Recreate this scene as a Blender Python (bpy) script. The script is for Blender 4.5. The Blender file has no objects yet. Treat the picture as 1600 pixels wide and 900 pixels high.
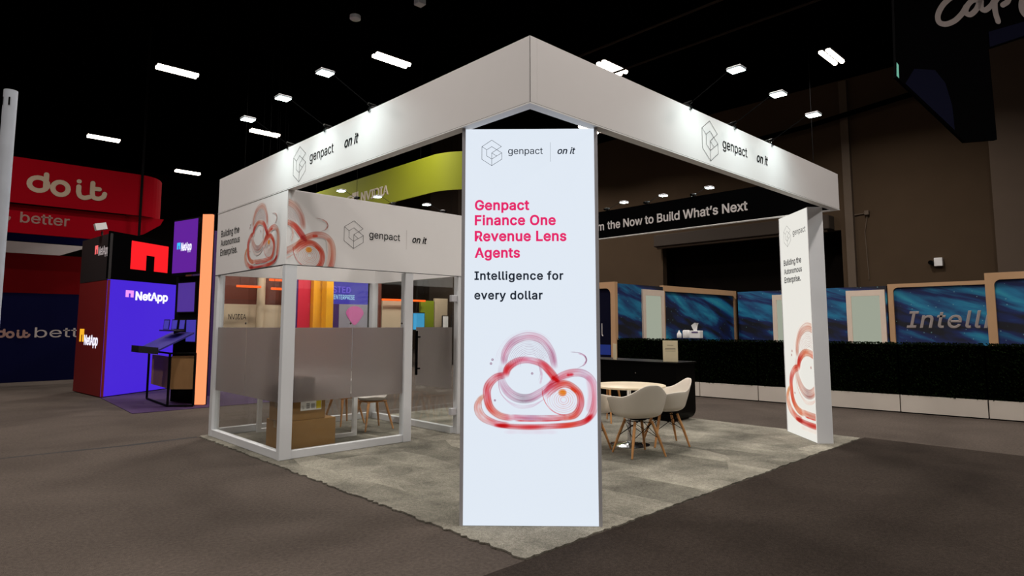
import bpy, math, random
import numpy as np
from mathutils import Vector, Matrix

random.seed(7)
rng = np.random.default_rng(7)
SC = bpy.context.scene
COL = SC.collection
PI = math.pi
S2 = math.sqrt(.5)

# ------------------------------------------------------------------ camera
YAW, PIT = .807, .098
fw = Vector((math.cos(YAW)*math.cos(PIT), math.sin(YAW)*math.cos(PIT), math.sin(PIT)))
rt = Vector((math.sin(YAW), -math.cos(YAW), 0))
up = rt.cross(fw)
cam_d = bpy.data.cameras.new('camera')
cam = bpy.data.objects.new('camera', cam_d); COL.objects.link(cam)
cam.matrix_world = Matrix(((rt.x, up.x, -fw.x, -3.009), (rt.y, up.y, -fw.y, -2.961), (rt.z, up.z, -fw.z, 1.473), (0, 0, 0, 1)))
cam_d.sensor_width = 36; cam_d.lens = 984.343/1600*36
cam_d.shift_y = -38.03/1600
cam_d.clip_end = 200; cam_d.clip_start = .05
SC.camera = cam

# ------------------------------------------------------------------ world, exposure
w = bpy.data.worlds.new('world'); SC.world = w; w.use_nodes = True
w.node_tree.nodes['Background'].inputs[0].default_value = (.015, .014, .013, 1)
w.node_tree.nodes['Background'].inputs[1].default_value = .2
SC.view_settings.view_transform = 'Standard'
SC.view_settings.look = 'None'
SC.view_settings.gamma = 1
SC.view_settings.exposure = 0.0
SC.cycles.use_denoising = True
SC.cycles.max_bounces = 12
SC.cycles.transparent_max_bounces = 24
SC.cycles.transmission_bounces = 12
SC.cycles.sample_clamp_indirect = 6
SC.cycles.use_light_tree = True

HALL_W = 235.0      # watt of one hall fixture
ARM_W = 3.3         # watt of one header arm light
WARM = (1, .92, .85)

# ------------------------------------------------------------------ colours & materials
def lin(c):
    return tuple((x/255/12.92 if x/255 <= .04045 else ((x/255+.055)/1.055)**2.4) for x in c)

MATS = {}
def newmat(name):
    m = bpy.data.materials.new(name); m.use_nodes = True
    nt = m.node_tree; b = nt.nodes['Principled BSDF']
    MATS[name] = m
    return m, nt, b

def N(nt, t, **kw):
    n = nt.nodes.new(t)
    for k, v in kw.items():
        if hasattr(n, k): setattr(n, k, v)
        else: n.inputs[k].default_value = v
    return n

def plain(name, rgb, rough=.6, metal=0, var=.06, scale=6, bump=0, bscale=60, spec=.5, emit=None, es=0, srgb=True):
    """principled material with a little procedural variation"""
    m, nt, b = newmat(name)
    c = lin(rgb) if srgb else rgb
    tc = N(nt, 'ShaderNodeTexCoord')
    nz = N(nt, 'ShaderNodeTexNoise'); nz.inputs['Scale'].default_value = scale; nz.inputs['Detail'].default_value = 4
    nt.links.new(tc.outputs['Object'], nz.inputs['Vector'])
    mx = N(nt, 'ShaderNodeMix', data_type='RGBA')
    mx.inputs['A'].default_value = (*[x*(1-var) for x in c], 1); mx.inputs['B'].default_value = (*[min(1, x*(1+var)) for x in c], 1)
    nt.links.new(nz.outputs['Fac'], mx.inputs['Factor'])
    nt.links.new(mx.outputs['Result'], b.inputs['Base Color'])
    b.inputs['Roughness'].default_value = rough; b.inputs['Metallic'].default_value = metal
    b.inputs['Specular IOR Level'].default_value = spec
    if bump:
        n2 = N(nt, 'ShaderNodeTexNoise'); n2.inputs['Scale'].default_value = bscale; n2.inputs['Detail'].default_value = 3
        nt.links.new(tc.outputs['Object'], n2.inputs['Vector'])
        bp = N(nt, 'ShaderNodeBump'); bp.inputs['Strength'].default_value = bump; bp.inputs['Distance'].default_value = .01
        nt.links.new(n2.outputs['Fac'], bp.inputs['Height']); nt.links.new(bp.outputs['Normal'], b.inputs['Normal'])
    if emit:
        b.inputs['Emission Color'].default_value = (*lin(emit), 1); b.inputs['Emission Strength'].default_value = es
    return m

def glow(name, rgb, strength):
    m, nt, b = newmat(name)
    b.inputs['Base Color'].default_value = (.01, .01, .01, 1)
    b.inputs['Roughness'].default_value = .35
    b.inputs['Emission Color'].default_value = (*lin(rgb), 1); b.inputs['Emission Strength'].default_value = strength
    return m

plain('white_laminate', (236, 236, 236), .45, var=.02)
plain('print_white', (228, 226, 226), .7, var=.015)
plain('frame_white', (214, 216, 220), .4, var=.02)
plain('aluminium', (188, 188, 194), .5, 0, var=.05)
plain('chrome', (215, 218, 222), .12, 1, var=.02)
plain('black_print', (14, 15, 18), .6, var=.1)
plain('seam_dark', (30, 28, 28), .9)
plain('black_gloss', (2, 2, 2), .35, var=.1, spec=.08)
plain('black_matte', (6, 6, 7), .9, var=.1, spec=.1)
plain('black_banner', (4, 4, 5), .95, var=.1, spec=.02)
plain('ceiling_black', (2, 2, 2), 1, var=.2, spec=0)
plain('text_black', (10, 12, 14), .8, spec=.1)
plain('text_white', (205, 200, 200), .7)
plain('text_grey', (150, 140, 138), .7)
plain('hall_wall', (78, 64, 50), .95, spec=.1, var=.08, scale=1.5)
plain('hall_column', (92, 80, 70), .95, spec=.1, var=.06, scale=2)
plain('column_dark', (52, 44, 38), .95, spec=.05)
plain('door_dark', (14, 10, 7), .95, spec=.05)
plain('shutter', (52, 42, 33), .8)
plain('pipe_brown', (92, 78, 64), .7)
plain('pipe_dark', (40, 36, 35), .6)
plain('wood_oak', (196, 140, 84), .5, var=.14, scale=18)
plain('wood_frame', (188, 150, 112), .6, var=.08, scale=3)
plain('chair_shell', (222, 214, 202), .38, var=.015)
plain('side_chair_shell', (205, 200, 194), .45, var=.015)
plain('tabletop', (226, 212, 186), .35, var=.03)
plain('cardboard', (142, 104, 52), .85, var=.08, scale=9, bump=.1)
plain('cardboard_dark', (122, 98, 72), .85, var=.08)
plain('tape', (150, 128, 92), .4)
plain('label_white', (246, 246, 244), .6)
plain('label_yellow', (225, 205, 25), .6)
plain('label_ink', (70, 72, 78), .7)
plain('card_beige', (214, 202, 170), .6)
plain('card_ink', (120, 112, 95), .7)
plain('planter_white', (200, 192, 182), .55, var=.03)
plain('navy_panel', (4, 6, 30), .8, spec=.1)
plain('blue_stripe', (10, 50, 150), .6)
plain('lime_fabric', (138, 146, 4), .75, var=.05, scale=1)
plain('red_fabric', (130, 3, 18), .9, var=.08, scale=.6, spec=.05)
plain('red_wall', (92, 4, 8), .9, spec=.05, var=.08)
plain('navy_wall', (6, 7, 38), .9, spec=.05, var=.08)
plain('blue_wall', (6, 7, 52), .9, spec=.05, var=.08)
plain('sign_cream', (205, 196, 178), .8)
plain('banner_text', (160, 142, 122), .8)
plain('lower_text', (130, 98, 90), .8)
plain('tower_red', (120, 12, 10), .6, var=.05)
plain('tower_black', (30, 26, 27), .6)
plain('pod_door_white', (226, 208, 192), .6)
plain('brown_red_panel', (96, 44, 26), .7)
plain('beige_panel', (196, 178, 150), .7)
plain('galv', (206, 214, 226), .5, .1, var=.12, scale=14)
plain('purple_carpet', (52, 26, 72), .95, var=.2, scale=30, bump=.4, bscale=300)
plain('desk_wood', (150, 112, 70), .6, var=.1)
plain('desk_blue', (36, 30, 120), .5)
plain('device_dark', (18, 18, 24), .4)
plain('yellow_panel', (226, 160, 6), .6)
plain('orange_red_panel', (214, 60, 14), .6)
plain('purple_panel', (60, 26, 96), .6)
plain('magenta_panel', (190, 20, 52), .6)
plain('green_panel', (122, 138, 18), .6)
plain('grey_panel', (140, 138, 150), .6)
plain('pink_print', (196, 96, 160), .7)
plain('tissue', (235, 235, 235), .8)
plain('ink_purple', (90, 70, 120), .7)
glow('led_white', (224, 233, 244), 1.0)
glow('led_white_warm', (236, 234, 226), .95)
glow('led_ink_navy', (18, 30, 44), 1)
glow('led_ink_grey', (150, 160, 168), 1)
glow('led_ink_black', (42, 42, 44), 1)
glow('led_pink', (228, 30, 104), 1)
glow('tube_white', (255, 240, 224), 9)
glow('spot_white', (232, 255, 250), 14)
glow('netapp_blue', (66, 30, 208), 1.05)
glow('netapp_sign', (100, 30, 160), .9)
glow('netapp_red', (240, 16, 28), 1.2)
glow('netapp_white', (238, 236, 255), 1.2)
glow('netapp_pink', (236, 150, 240), 1.1)
glow('netapp_yellow', (250, 180, 40), 1.0)
glow('netapp_cyan', (50, 190, 250), 1.1)
glow('netapp_rose', (255, 110, 110), .9)
glow('netapp_side_white', (190, 176, 176), .8)
glow('orange_light', (255, 146, 96), 1.25)
glow('neon_red', (255, 40, 60), 1.2)
glow('bar_orange', (255, 96, 24), 1.6)
glow('screen_purple', (92, 60, 170), .7)
glow('screen_violet', (70, 60, 180), .8)
glow('screen_text', (170, 220, 245), 1.0)
glow('screen_outline', (120, 100, 220), 1.0)
glow('screen_blue', (70, 170, 220), .9)
glow('screen_green', (130, 190, 40), .8)
glow('window_glow', (198, 206, 186), .55)
glow('lamp_green', (120, 220, 190), .5)

def wire_print(name, emissive, strength=1.0):
    m, nt, b = newmat(name)
    a = N(nt, 'ShaderNodeVertexColor'); a.layer_name = 'ink'
    if emissive:
        b.inputs['Base Color'].default_value = (.01, .01, .01, 1)
        nt.links.new(a.outputs['Color'], b.inputs['Emission Color']); b.inputs['Emission Strength'].default_value = strength
        b.inputs['Roughness'].default_value = .35
    else:
        nt.links.new(a.outputs['Color'], b.inputs['Base Color']); b.inputs['Roughness'].default_value = .7
wire_print('ink_emissive', True)
wire_print('ink_fabric', False)

def glass_mats():
    m, nt, b = newmat('clear_glass')
    nt.nodes.remove(b); out = nt.nodes['Material Output']
    tr = N(nt, 'ShaderNodeBsdfTransparent'); tr.inputs[0].default_value = (.975, .98, .975, 1)
    gl = N(nt, 'ShaderNodeBsdfGlossy'); gl.inputs['Roughness'].default_value = .02; gl.inputs[0].default_value = (.9, .95, .95, 1)
    fr = N(nt, 'ShaderNodeFresnel')
    ge = N(nt, 'ShaderNodeNewGeometry'); ir = N(nt, 'ShaderNodeMapRange'); ir.inputs['To Min'].default_value = 1.45; ir.inputs['To Max'].default_value = 1/1.45
    nt.links.new(ge.outputs['Backfacing'], ir.inputs[0]); nt.links.new(ir.outputs[0], fr.inputs[0])   # same reflectance on both faces of the thin pane
    mx = N(nt, 'ShaderNodeMixShader')
    nt.links.new(fr.outputs[0], mx.inputs[0]); nt.links.new(tr.outputs[0], mx.inputs[1]); nt.links.new(gl.outputs[0], mx.inputs[2])
    nt.links.new(mx.outputs[0], out.inputs[0])
    m, nt, b = newmat('frosted_film')
    nt.nodes.remove(b); out = nt.nodes['Material Output']
    rf = N(nt, 'ShaderNodeBsdfRefraction'); rf.inputs['Roughness'].default_value = .42; rf.inputs['IOR'].default_value = 1.35; rf.inputs[0].default_value = (.86, .84, .84, 1)
    df = N(nt, 'ShaderNodeBsdfTranslucent'); df.inputs[0].default_value = (.62, .59, .58, 1)
    d2 = N(nt, 'ShaderNodeBsdfDiffuse'); d2.inputs[0].default_value = (.35, .315, .31, 1)
    m1 = N(nt, 'ShaderNodeMixShader'); m1.inputs[0].default_value = .4
    m2 = N(nt, 'ShaderNodeMixShader'); m2.inputs[0].default_value = .46
    nt.links.new(df.outputs[0], m1.inputs[1]); nt.links.new(d2.outputs[0], m1.inputs[2])
    nt.links.new(rf.outputs[0], m2.inputs[1]); nt.links.new(m1.outputs[0], m2.inputs[2])
    nt.links.new(m2.outputs[0], out.inputs[0])
glass_mats()

def carpet(name, c1, c2, scale, bump, patch=None, bs=260):
    m, nt, b = newmat(name)
    tc = N(nt, 'ShaderNodeTexCoord')
    def noise(s, d=6, dist=0):
        n = N(nt, 'ShaderNodeTexNoise'); n.inputs['Scale'].default_value = s; n.inputs['Detail'].default_value = d; n.inputs['Distortion'].default_value = dist
        nt.links.new(tc.outputs['Object'], n.inputs['Vector']); return n
    big = noise(scale, 5, .6); fine = noise(bs, 3); mid = noise(38, 4)
    r = N(nt, 'ShaderNodeValToRGB'); r.color_ramp.elements[0].position = .32; r.color_ramp.elements[1].position = .68
    r.color_ramp.elements[0].color = (*lin(c1), 1); r.color_ramp.elements[1].color = (*lin(c2), 1)
    nt.links.new(big.outputs['Fac'], r.inputs[0]); last = r.outputs[0]
    if patch:
        v = N(nt, 'ShaderNodeTexVoronoi'); v.inputs['Scale'].default_value = patch; v.feature = 'F1'
        mp = N(nt, 'ShaderNodeMapping'); mp.inputs['Scale'].default_value = (1.1, .30, 1); mp.inputs['Rotation'].default_value = (0, 0, .75)
        nt.links.new(tc.outputs['Object'], mp.inputs[0]); nt.links.new(mp.outputs[0], v.inputs['Vector'])
        bw = N(nt, 'ShaderNodeMath', operation='FRACT'); sx = N(nt, 'ShaderNodeSeparateColor')
        nt.links.new(v.outputs['Color'], sx.inputs[0])
        mr = N(nt, 'ShaderNodeMapRange'); mr.inputs['To Min'].default_value = .58; mr.inputs['To Max'].default_value = 1.22
        nt.links.new(sx.outputs[0], mr.inputs[0])
        ms = N(nt, 'ShaderNodeMapRange'); ms.inputs['From Min'].default_value = .40; ms.inputs['From Max'].default_value = .52
        nt.links.new(noise(.8, 2).outputs['Fac'], ms.inputs[0])
        mf = N(nt, 'ShaderNodeMix', data_type='FLOAT'); mf.inputs['A'].default_value = 1
        nt.links.new(ms.outputs[0], mf.inputs['Factor']); nt.links.new(mr.outputs[0], mf.inputs['B'])
        mu = N(nt, 'ShaderNodeMix', data_type='RGBA', blend_type='MULTIPLY'); mu.inputs['Factor'].default_value = 1
        nt.links.new(last, mu.inputs['A']); nt.links.new(mf.outputs['Result'], mu.inputs['B']); last = mu.outputs['Result']
    for nz, lo, hi in ((fine, .55, 1.45), (mid, .82, 1.18)):
        mr = N(nt, 'ShaderNodeMapRange'); mr.inputs['From Min'].default_value = .3; mr.inputs['From Max'].default_value = .7
        mr.inputs['To Min'].default_value = lo; mr.inputs['To Max'].default_value = hi
        nt.links.new(nz.outputs['Fac'], mr.inputs[0])
        mu = N(nt, 'ShaderNodeMix', data_type='RGBA', blend_type='MULTIPLY'); mu.inputs['Factor'].default_value = 1
        nt.links.new(last, mu.inputs['A']); nt.links.new(mr.outputs[0], mu.inputs['B']); last = mu.outputs['Result']
    nt.links.new(last, b.inputs['Base Color'])
    b.inputs['Roughness'].default_value = 1; b.inputs['Specular IOR Level'].default_value = .05
    bp = N(nt, 'ShaderNodeBump'); bp.inputs['Strength'].default_value = bump; bp.inputs['Distance'].default_value = .012
    nt.links.new(fine.outputs['Fac'], bp.inputs['Height']); nt.links.new(bp.outputs['Normal'], b.inputs['Normal'])
carpet('booth_carpet', (112, 109, 100), (146, 142, 130), 2.4, .7, patch=2.2, bs=190)
carpet('floor_carpet', (73, 66, 61), (87, 79, 73), .7, .6)
carpet('aisle_carpet', (46, 40, 36), (58, 51, 46), .8, .6)

def nebula():
    m, nt, b = newmat('nebula_print')
    tc = N(nt, 'ShaderNodeTexCoord'); sp = N(nt, 'ShaderNodeSeparateXYZ'); nt.links.new(tc.outputs['Object'], sp.inputs[0])
    h = N(nt, 'ShaderNodeMath', operation='SUBTRACT'); nt.links.new(sp.outputs[0], h.inputs[0]); nt.links.new(sp.outputs[1], h.inputs[1])
    a = N(nt, 'ShaderNodeMath', operation='SUBTRACT'); c = N(nt, 'ShaderNodeMath', operation='ADD')
    zz = N(nt, 'ShaderNodeMath', operation='MULTIPLY'); zz.inputs[1].default_value = 2.5
    nt.links.new(sp.outputs[2], zz.inputs[0])
    for q in (a, c): nt.links.new(h.outputs[0], q.inputs[0]); nt.links.new(zz.outputs[0], q.inputs[1])
    cb = N(nt, 'ShaderNodeCombineXYZ')
    sa = N(nt, 'ShaderNodeMath', operation='MULTIPLY'); sa.inputs[1].default_value = .28; nt.links.new(a.outputs[0], sa.inputs[0])
    nt.links.new(sa.outputs[0], cb.inputs[0]); nt.links.new(c.outputs[0], cb.inputs[1])
    nz = N(nt, 'ShaderNodeTexNoise'); nz.inputs['Scale'].default_value = .62; nz.inputs['Detail'].default_value = 6; nz.inputs['Distortion'].default_value = .5
    nt.links.new(cb.outputs[0], nz.inputs['Vector'])
    r = N(nt, 'ShaderNodeValToRGB'); el = r.color_ramp.elements
    el[0].position = .42; el[0].color = (*lin((3, 6, 24)), 1)
    el[1].position = .70; el[1].color = (*lin((56, 182, 200)), 1)
    e = el.new(.5); e.color = (*lin((5, 34, 96)), 1)
    e = el.new(.58); e.color = (*lin((18, 116, 160)), 1)
    nt.links.new(nz.outputs['Fac'], r.inputs[0])
    vo = N(nt, 'ShaderNodeTexVoronoi'); vo.inputs['Scale'].default_value = 7; nt.links.new(tc.outputs['Object'], vo.inputs['Vector'])
    lt = N(nt, 'ShaderNodeMath', operation='LESS_THAN'); lt.inputs[1].default_value = .1; nt.links.new(vo.outputs['Distance'], lt.inputs[0])
    sc = N(nt, 'ShaderNodeMath', operation='MULTIPLY'); sc.inputs[1].default_value = .3; nt.links.new(lt.outputs[0], sc.inputs[0])
    mx = N(nt, 'ShaderNodeMix', data_type='RGBA'); mx.inputs['B'].default_value = (.35, .75, .85, 1)
    nt.links.new(sc.outputs[0], mx.inputs['Factor']); nt.links.new(r.outputs[0], mx.inputs['A'])
    nt.links.new(mx.outputs['Result'], b.inputs['Base Color']); b.inputs['Roughness'].default_value = .6
nebula()

def leafmat():
    m, nt, b = newmat('hedge_leaf')
    oi = N(nt, 'ShaderNodeTexNoise'); oi.inputs['Scale'].default_value = 8
    r = N(nt, 'ShaderNodeValToRGB'); r.color_ramp.elements[0].color = (*lin((3, 5, 2)), 1); r.color_ramp.elements[1].color = (*lin((16, 28, 8)), 1)
    nt.links.new(oi.outputs['Fac'], r.inputs[0]); nt.links.new(r.outputs[0], b.inputs['Base Color']); b.inputs['Roughness'].default_value = .8
    b.inputs['Specular IOR Level'].default_value = .02
leafmat()
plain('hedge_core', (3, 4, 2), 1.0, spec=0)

# ------------------------------------------------------------------ mesh helpers
def V(*a): return Vector(a)
class MB:
    """collects geometry in world (or local) coordinates, then links it as ONE mesh object"""
    def __init__(s): s.v = []; s.f = []
    def add(s, vs, fs):
        o = len(s.v); s.v += [tuple(p) for p in vs]; s.f += [tuple(i+o for i in f) for f in fs]; return s
    def box(s, lo, hi, bev=0):
        x0, y0, z0 = [min(a, b) for a, b in zip(lo, hi)]; x1, y1, z1 = [max(a, b) for a, b in zip(lo, hi)]
        if bev <= 0:
            vs = [(x0,y0,z0),(x1,y0,z0),(x1,y1,z0),(x0,y1,z0),(x0,y0,z1),(x1,y0,z1),(x1,y1,z1),(x0,y1,z1)]
            return s.add(vs, [(3,2,1,0),(4,5,6,7),(0,1,5,4),(1,2,6,5),(2,3,7,6),(3,0,4,7)])
        b = min(bev, (x1-x0)/2.01, (y1-y0)/2.01, (z1-z0)/2.01); vs = []; idx = {}
        for ix, X in enumerate((x0, x1)):
            for iy, Y in enumerate((y0, y1)):
                for iz, Z in enumerate((z0, z1)):
                    dx, dy, dz = (b if ix == 0 else -b), (b if iy == 0 else -b), (b if iz == 0 else -b)
                    for ax, p in enumerate(((X, Y+dy, Z+dz), (X+dx, Y, Z+dz), (X+dx, Y+dy, Z))):
                        idx[(ix, iy, iz, ax)] = len(vs); vs.append(p)
        fs = []
        q = [(0,0),(1,0),(1,1),(0,1)]
        for i in (0, 1):
            fs.append([idx[(i, a, c, 0)] for a, c in q]); fs.append([idx[(a, i, c, 1)] for a, c in q]); fs.append([idx[(a, c, i, 2)] for a, c in q])
        for a in (0, 1):
            for c in (0, 1):
                fs.append([idx[(0,a,c,1)], idx[(1,a,c,1)], idx[(1,a,c,2)], idx[(0,a,c,2)]])
                fs.append([idx[(a,0,c,0)], idx[(a,1,c,0)], idx[(a,1,c,2)], idx[(a,0,c,2)]])
                fs.append([idx[(a,c,0,0)], idx[(a,c,1,0)], idx[(a,c,1,1)], idx[(a,c,0,1)]])
                for d in (0, 1): fs.append([idx[(a,c,d,0)], idx[(a,c,d,1)], idx[(a,c,d,2)]]) if True else None
        # the corner triangles were added per (a,c,d)
        return s.add(vs, fs)
    def obox(s, o, ex, ey, ez):
        o, ex, ey, ez = Vector(o), Vector(ex), Vector(ey), Vector(ez)
        vs = [o, o+ex, o+ex+ey, o+ey]; vs += [p+ez for p in vs]
        return s.add(vs, [(3,2,1,0),(4,5,6,7),(0,1,5,4),(1,2,6,5),(2,3,7,6),(3,0,4,7)])
    def tube(s, pts, r, n=10, cap=True):
        pts = [Vector(p) for p in pts]; rs = r if isinstance(r, (list, tuple)) else [r]*len(pts)
        rings = []; pa = None
        for i, p in enumerate(pts):
            d = (pts[min(i+1, len(pts)-1)]-pts[max(i-1, 0)]).normalized()
            if pa is None: pa = d.cross(V(0,0,1)) if abs(d.z) < .9 else d.cross(V(1,0,0))
            a = (pa - d*pa.dot(d)).normalized(); pa = a; b = d.cross(a)
            rings.append([p+(a*math.cos(2*PI*k/n)+b*math.sin(2*PI*k/n))*rs[i] for k in range(n)])
        vs = [q for R in rings for q in R]; fs = []
        for i in range(len(rings)-1):
            for k in range(n): fs.append((i*n+k, i*n+(k+1) % n, (i+1)*n+(k+1) % n, (i+1)*n+k))
        if cap: fs.append(tuple(range(n-1, -1, -1))); fs.append(tuple((len(rings)-1)*n+k for k in range(n)))
        return s.add(vs, fs)
    def lathe(s, prof, c=(0,0,0), n=32):
        vs = []; fs = []
        for r, z in prof:
            for k in range(n): vs.append((c[0]+r*math.cos(2*PI*k/n), c[1]+r*math.sin(2*PI*k/n), c[2]+z))
        for i in range(len(prof)-1):
            for k in range(n): fs.append((i*n+k, i*n+(k+1) % n, (i+1)*n+(k+1) % n, (i+1)*n+k))
        fs.append(tuple(range(n-1, -1, -1))); fs.append(tuple((len(prof)-1)*n+k for k in range(n)))
        return s.add(vs, fs)
    def prism(s, poly, ext):
        """poly: world points (planar), extruded by vector ext"""
        n = len(poly); e = Vector(ext); vs = [Vector(p) for p in poly]; vs += [p+e for p in vs]
        fs = [tuple(range(n-1, -1, -1)), tuple(range(n, 2*n))] + [(i, (i+1) % n, n+(i+1) % n, n+i) for i in range(n)]
        return s.add(vs, fs)
    def sheet(s, path, z0, z1, t):
        """vertical band following a plan path, thickness t"""
        P = [Vector((p[0], p[1], 0)) for p in path]; L = []; R = []
        for i, p in enumerate(P):
            d = (P[min(i+1, len(P)-1)]-P[max(i-1, 0)]).normalized(); nrm = V(-d.y, d.x, 0)*t/2
            L.append(p+nrm); R.append(p-nrm)
        vs = []
        for a, b in zip(L, R): vs += [a+V(0,0,z0), b+V(0,0,z0), b+V(0,0,z1), a+V(0,0,z1)]
        fs = []
        for i in range(len(P)-1):
            for k in range(4): fs.append((i*4+k, i*4+(k+1) % 4, i*4+4+(k+1) % 4, i*4+4+k))
        fs += [(3,2,1,0), tuple(len(vs)-4+k for k in range(4))]
        return s.add(vs, fs)
    def build(s, name, mat, parent=None, smooth=False, subdiv=0, solid=0):
        off = Vector((0,0,0)); p = parent
        while p is not None: off += p.location; p = p.parent
        me = bpy.data.meshes.new(name)
        me.from_pydata([(x-off.x, y-off.y, z-off.z) for x, y, z in s.v], [], s.f)
        me.materials.append(MATS[mat]); me.update()
        if smooth:
            for q in me.polygons: q.use_smooth = True
            try: me.set_sharp_from_angle(angle=math.radians(40))
            except Exception: pass
        o = bpy.data.objects.new(name, me); COL.objects.link(o)
        if parent is not None: o.parent = parent
        if solid:
            m = o.modifiers.new('solid', 'SOLIDIFY'); m.thickness = solid; m.offset = 0
        if subdiv:
            m = o.modifiers.new('sub', 'SUBSURF'); m.levels = subdiv; m.render_levels = subdiv
        return o

def fix_normals(o):
    import bmesh
    bm = bmesh.new(); bm.from_mesh(o.data); bmesh.ops.recalc_face_normals(bm, faces=bm.faces); bm.to_mesh(o.data); bm.free()

def tag(o, label=None, cat=None, group=None, kind=None):
    if label: o['label'] = label
    if cat: o['category'] = cat
    if group: o['group'] = group
    if kind: o['kind'] = kind
    return o
def thing(name, label, cat, loc=(0,0,0), group=None, rz=0):
    o = bpy.data.objects.new(name, None); COL.objects.link(o); o.location = loc; o.rotation_euler = (0,0,rz); o.empty_display_size = .1
    return tag(o, label, cat, group)
def struct(name, mb, mat, smooth=False):
    return tag(mb.build(name, mat, None, smooth), kind='structure')
def kids(o): return [c for c in COL.objects if c.parent == o]
def copy_tree(o, parent=None):
    c = o.copy(); COL.objects.link(c)
    if parent is not None: c.parent = parent
    for ch in kids(o): copy_tree(ch, c)
    return c

# a flat frame on a wall: u to the reader's right, v upward, n toward the reader
class Frame:
    def __init__(s, o, r, n, u=(0,0,1)): s.o, s.r, s.n, s.u = Vector(o), Vector(r), Vector(n), Vector(u)
    def p(s, u, v, off=.003): return s.o+s.r*u+s.u*v+s.n*off

TEXTS = {}
try:
    import os
    FONT = bpy.data.fonts.load(os.path.join(bpy.utils.system_resource('DATAFILES', path='fonts'), 'Inter.woff2'))   # Blender's own interface font
except Exception:
    FONT = None
def ratio(body, bold=0, spacing=1):
    cu = bpy.data.curves.new('t', 'FONT'); cu.body = body; cu.size = 1; cu.offset = bold; cu.space_character = spacing
    if FONT: cu.font = FONT
    ob = bpy.data.objects.new('t', cu); me = bpy.data.meshes.new_from_object(ob)
    xs = [v.co.x for v in me.vertices]; w_ = max(xs)-min(xs)
    bpy.data.objects.remove(ob); bpy.data.curves.remove(cu); bpy.data.meshes.remove(me)
    return w_
def text(body, fr, u0, v0, width, mat, parent, height=None, bold=0, shear=0, off=.003, name='lettering', spacing=1):
    cu = bpy.data.curves.new('t', 'FONT'); cu.body = body; cu.size = 1; cu.shear = shear
    if bold > 0: cu.bevel_depth = bold; cu.bevel_resolution = 0
    else: cu.offset = bold
    cu.resolution_u = 4; cu.space_character = spacing
    if FONT: cu.font = FONT
    ob = bpy.data.objects.new('t', cu)
    me = bpy.data.meshes.new_from_object(ob)
    n = len(me.vertices); co = np.zeros(n*3); me.vertices.foreach_get('co', co); co = co.reshape(-1, 3)
    x0, x1 = co[:,0].min(), co[:,0].max(); k = width/(x1-x0)
    ky = k if height is None else height/(co[:,1].max()-co[:,1].min())
    mb = MB(); mb.v = [tuple(fr.p(u0+(c[0]-x0)*k, v0+c[1]*ky, off+c[2]*k*.5)) for c in co]
    mb.f = [tuple(p.vertices) for p in me.polygons]
    bpy.data.objects.remove(ob); bpy.data.curves.remove(cu); bpy.data.meshes.remove(me)
    return mb.build(name, mat, parent)

def line_strokes(fr, segs, wd, off=.003):
    mb = MB()
    for a, b in segs:
        a, b = Vector(a), Vector(b); d = (b-a).normalized(); q = V(-d.y, d.x)*wd/2; a2, b2 = a-d*wd/2, b+d*wd/2
        mb.add([fr.p(*(p), off) for p in (a2+q, a2-q, b2-q, b2+q)], [(0,1,2,3)])
    return mb
def brush(fr, strokes, wd, off=.003):
    """round capped thick strokes (list of point lists), each one continuous ribbon"""
    mb = MB()
    for si, st in enumerate(strokes):
        P = []
        for q in st:
            q = Vector((q[0], q[1]))
            if not P or (q-P[-1]).length > 1e-5: P.append(q)
        o2 = off+.0025*si; h = wd/2
        if len(P) == 1:
            mb.add([fr.p(P[0].x+h*math.cos(t*PI/10), P[0].y+h*math.sin(t*PI/10), o2) for t in range(20)], [tuple(range(20))]); continue
        closed = (P[0]-P[-1]).length < 1e-3 and len(P) > 3
        if closed: P = P[:-1]
        n = len(P); vs = []
        for i, a in enumerate(P):
            d0 = (a-P[i-1]) if (i > 0 or closed) else (P[1]-a); d1 = (P[(i+1) % n]-a) if (i < n-1 or closed) else (a-P[i-1])
            d = (d0.normalized()+d1.normalized()); d = d.normalized() if d.length > 1e-6 else d0.normalized()
            q = V(-d.y, d.x)*h/max(.5, d.dot(d0.normalized()))
            vs += [fr.p(*(a+q), o2), fr.p(*(a-q), o2)]
        m = n if closed else n-1
        mb.add(vs, [(2*i, 2*i+1, 2*((i+1) % n)+1, 2*((i+1) % n)) for i in range(m)])
        if not closed:
            for a, b in ((P[0], P[1]), (P[-1], P[-2])):
                d = (a-b).normalized(); t0 = math.atan2(d.y, d.x)-PI/2
                mb.add([fr.p(a.x+h*math.cos(t0+t*PI/10), a.y+h*math.sin(t0+t*PI/10), o2) for t in range(11)], [tuple(range(11))])
    return mb
def spline(pts, n=14, closed=False):
    P = [np.array(p, float) for p in pts]; out = []
    if closed: P = [P[-1]]+P+[P[0], P[1]]
    else: P = [2*P[0]-P[1]]+P+[2*P[-1]-P[-2]]
    for i in range(1, len(P)-2):
        for k in range(n):
            t = k/n; a, b, c, d = P[i-1], P[i], P[i+1], P[i+2]
            out.append(.5*((2*b)+(-a+c)*t+(2*a-5*b+4*c-d)*t*t+(-a+3*b-3*c+d)*t**3))
    out.append(P[-2]); return out

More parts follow.
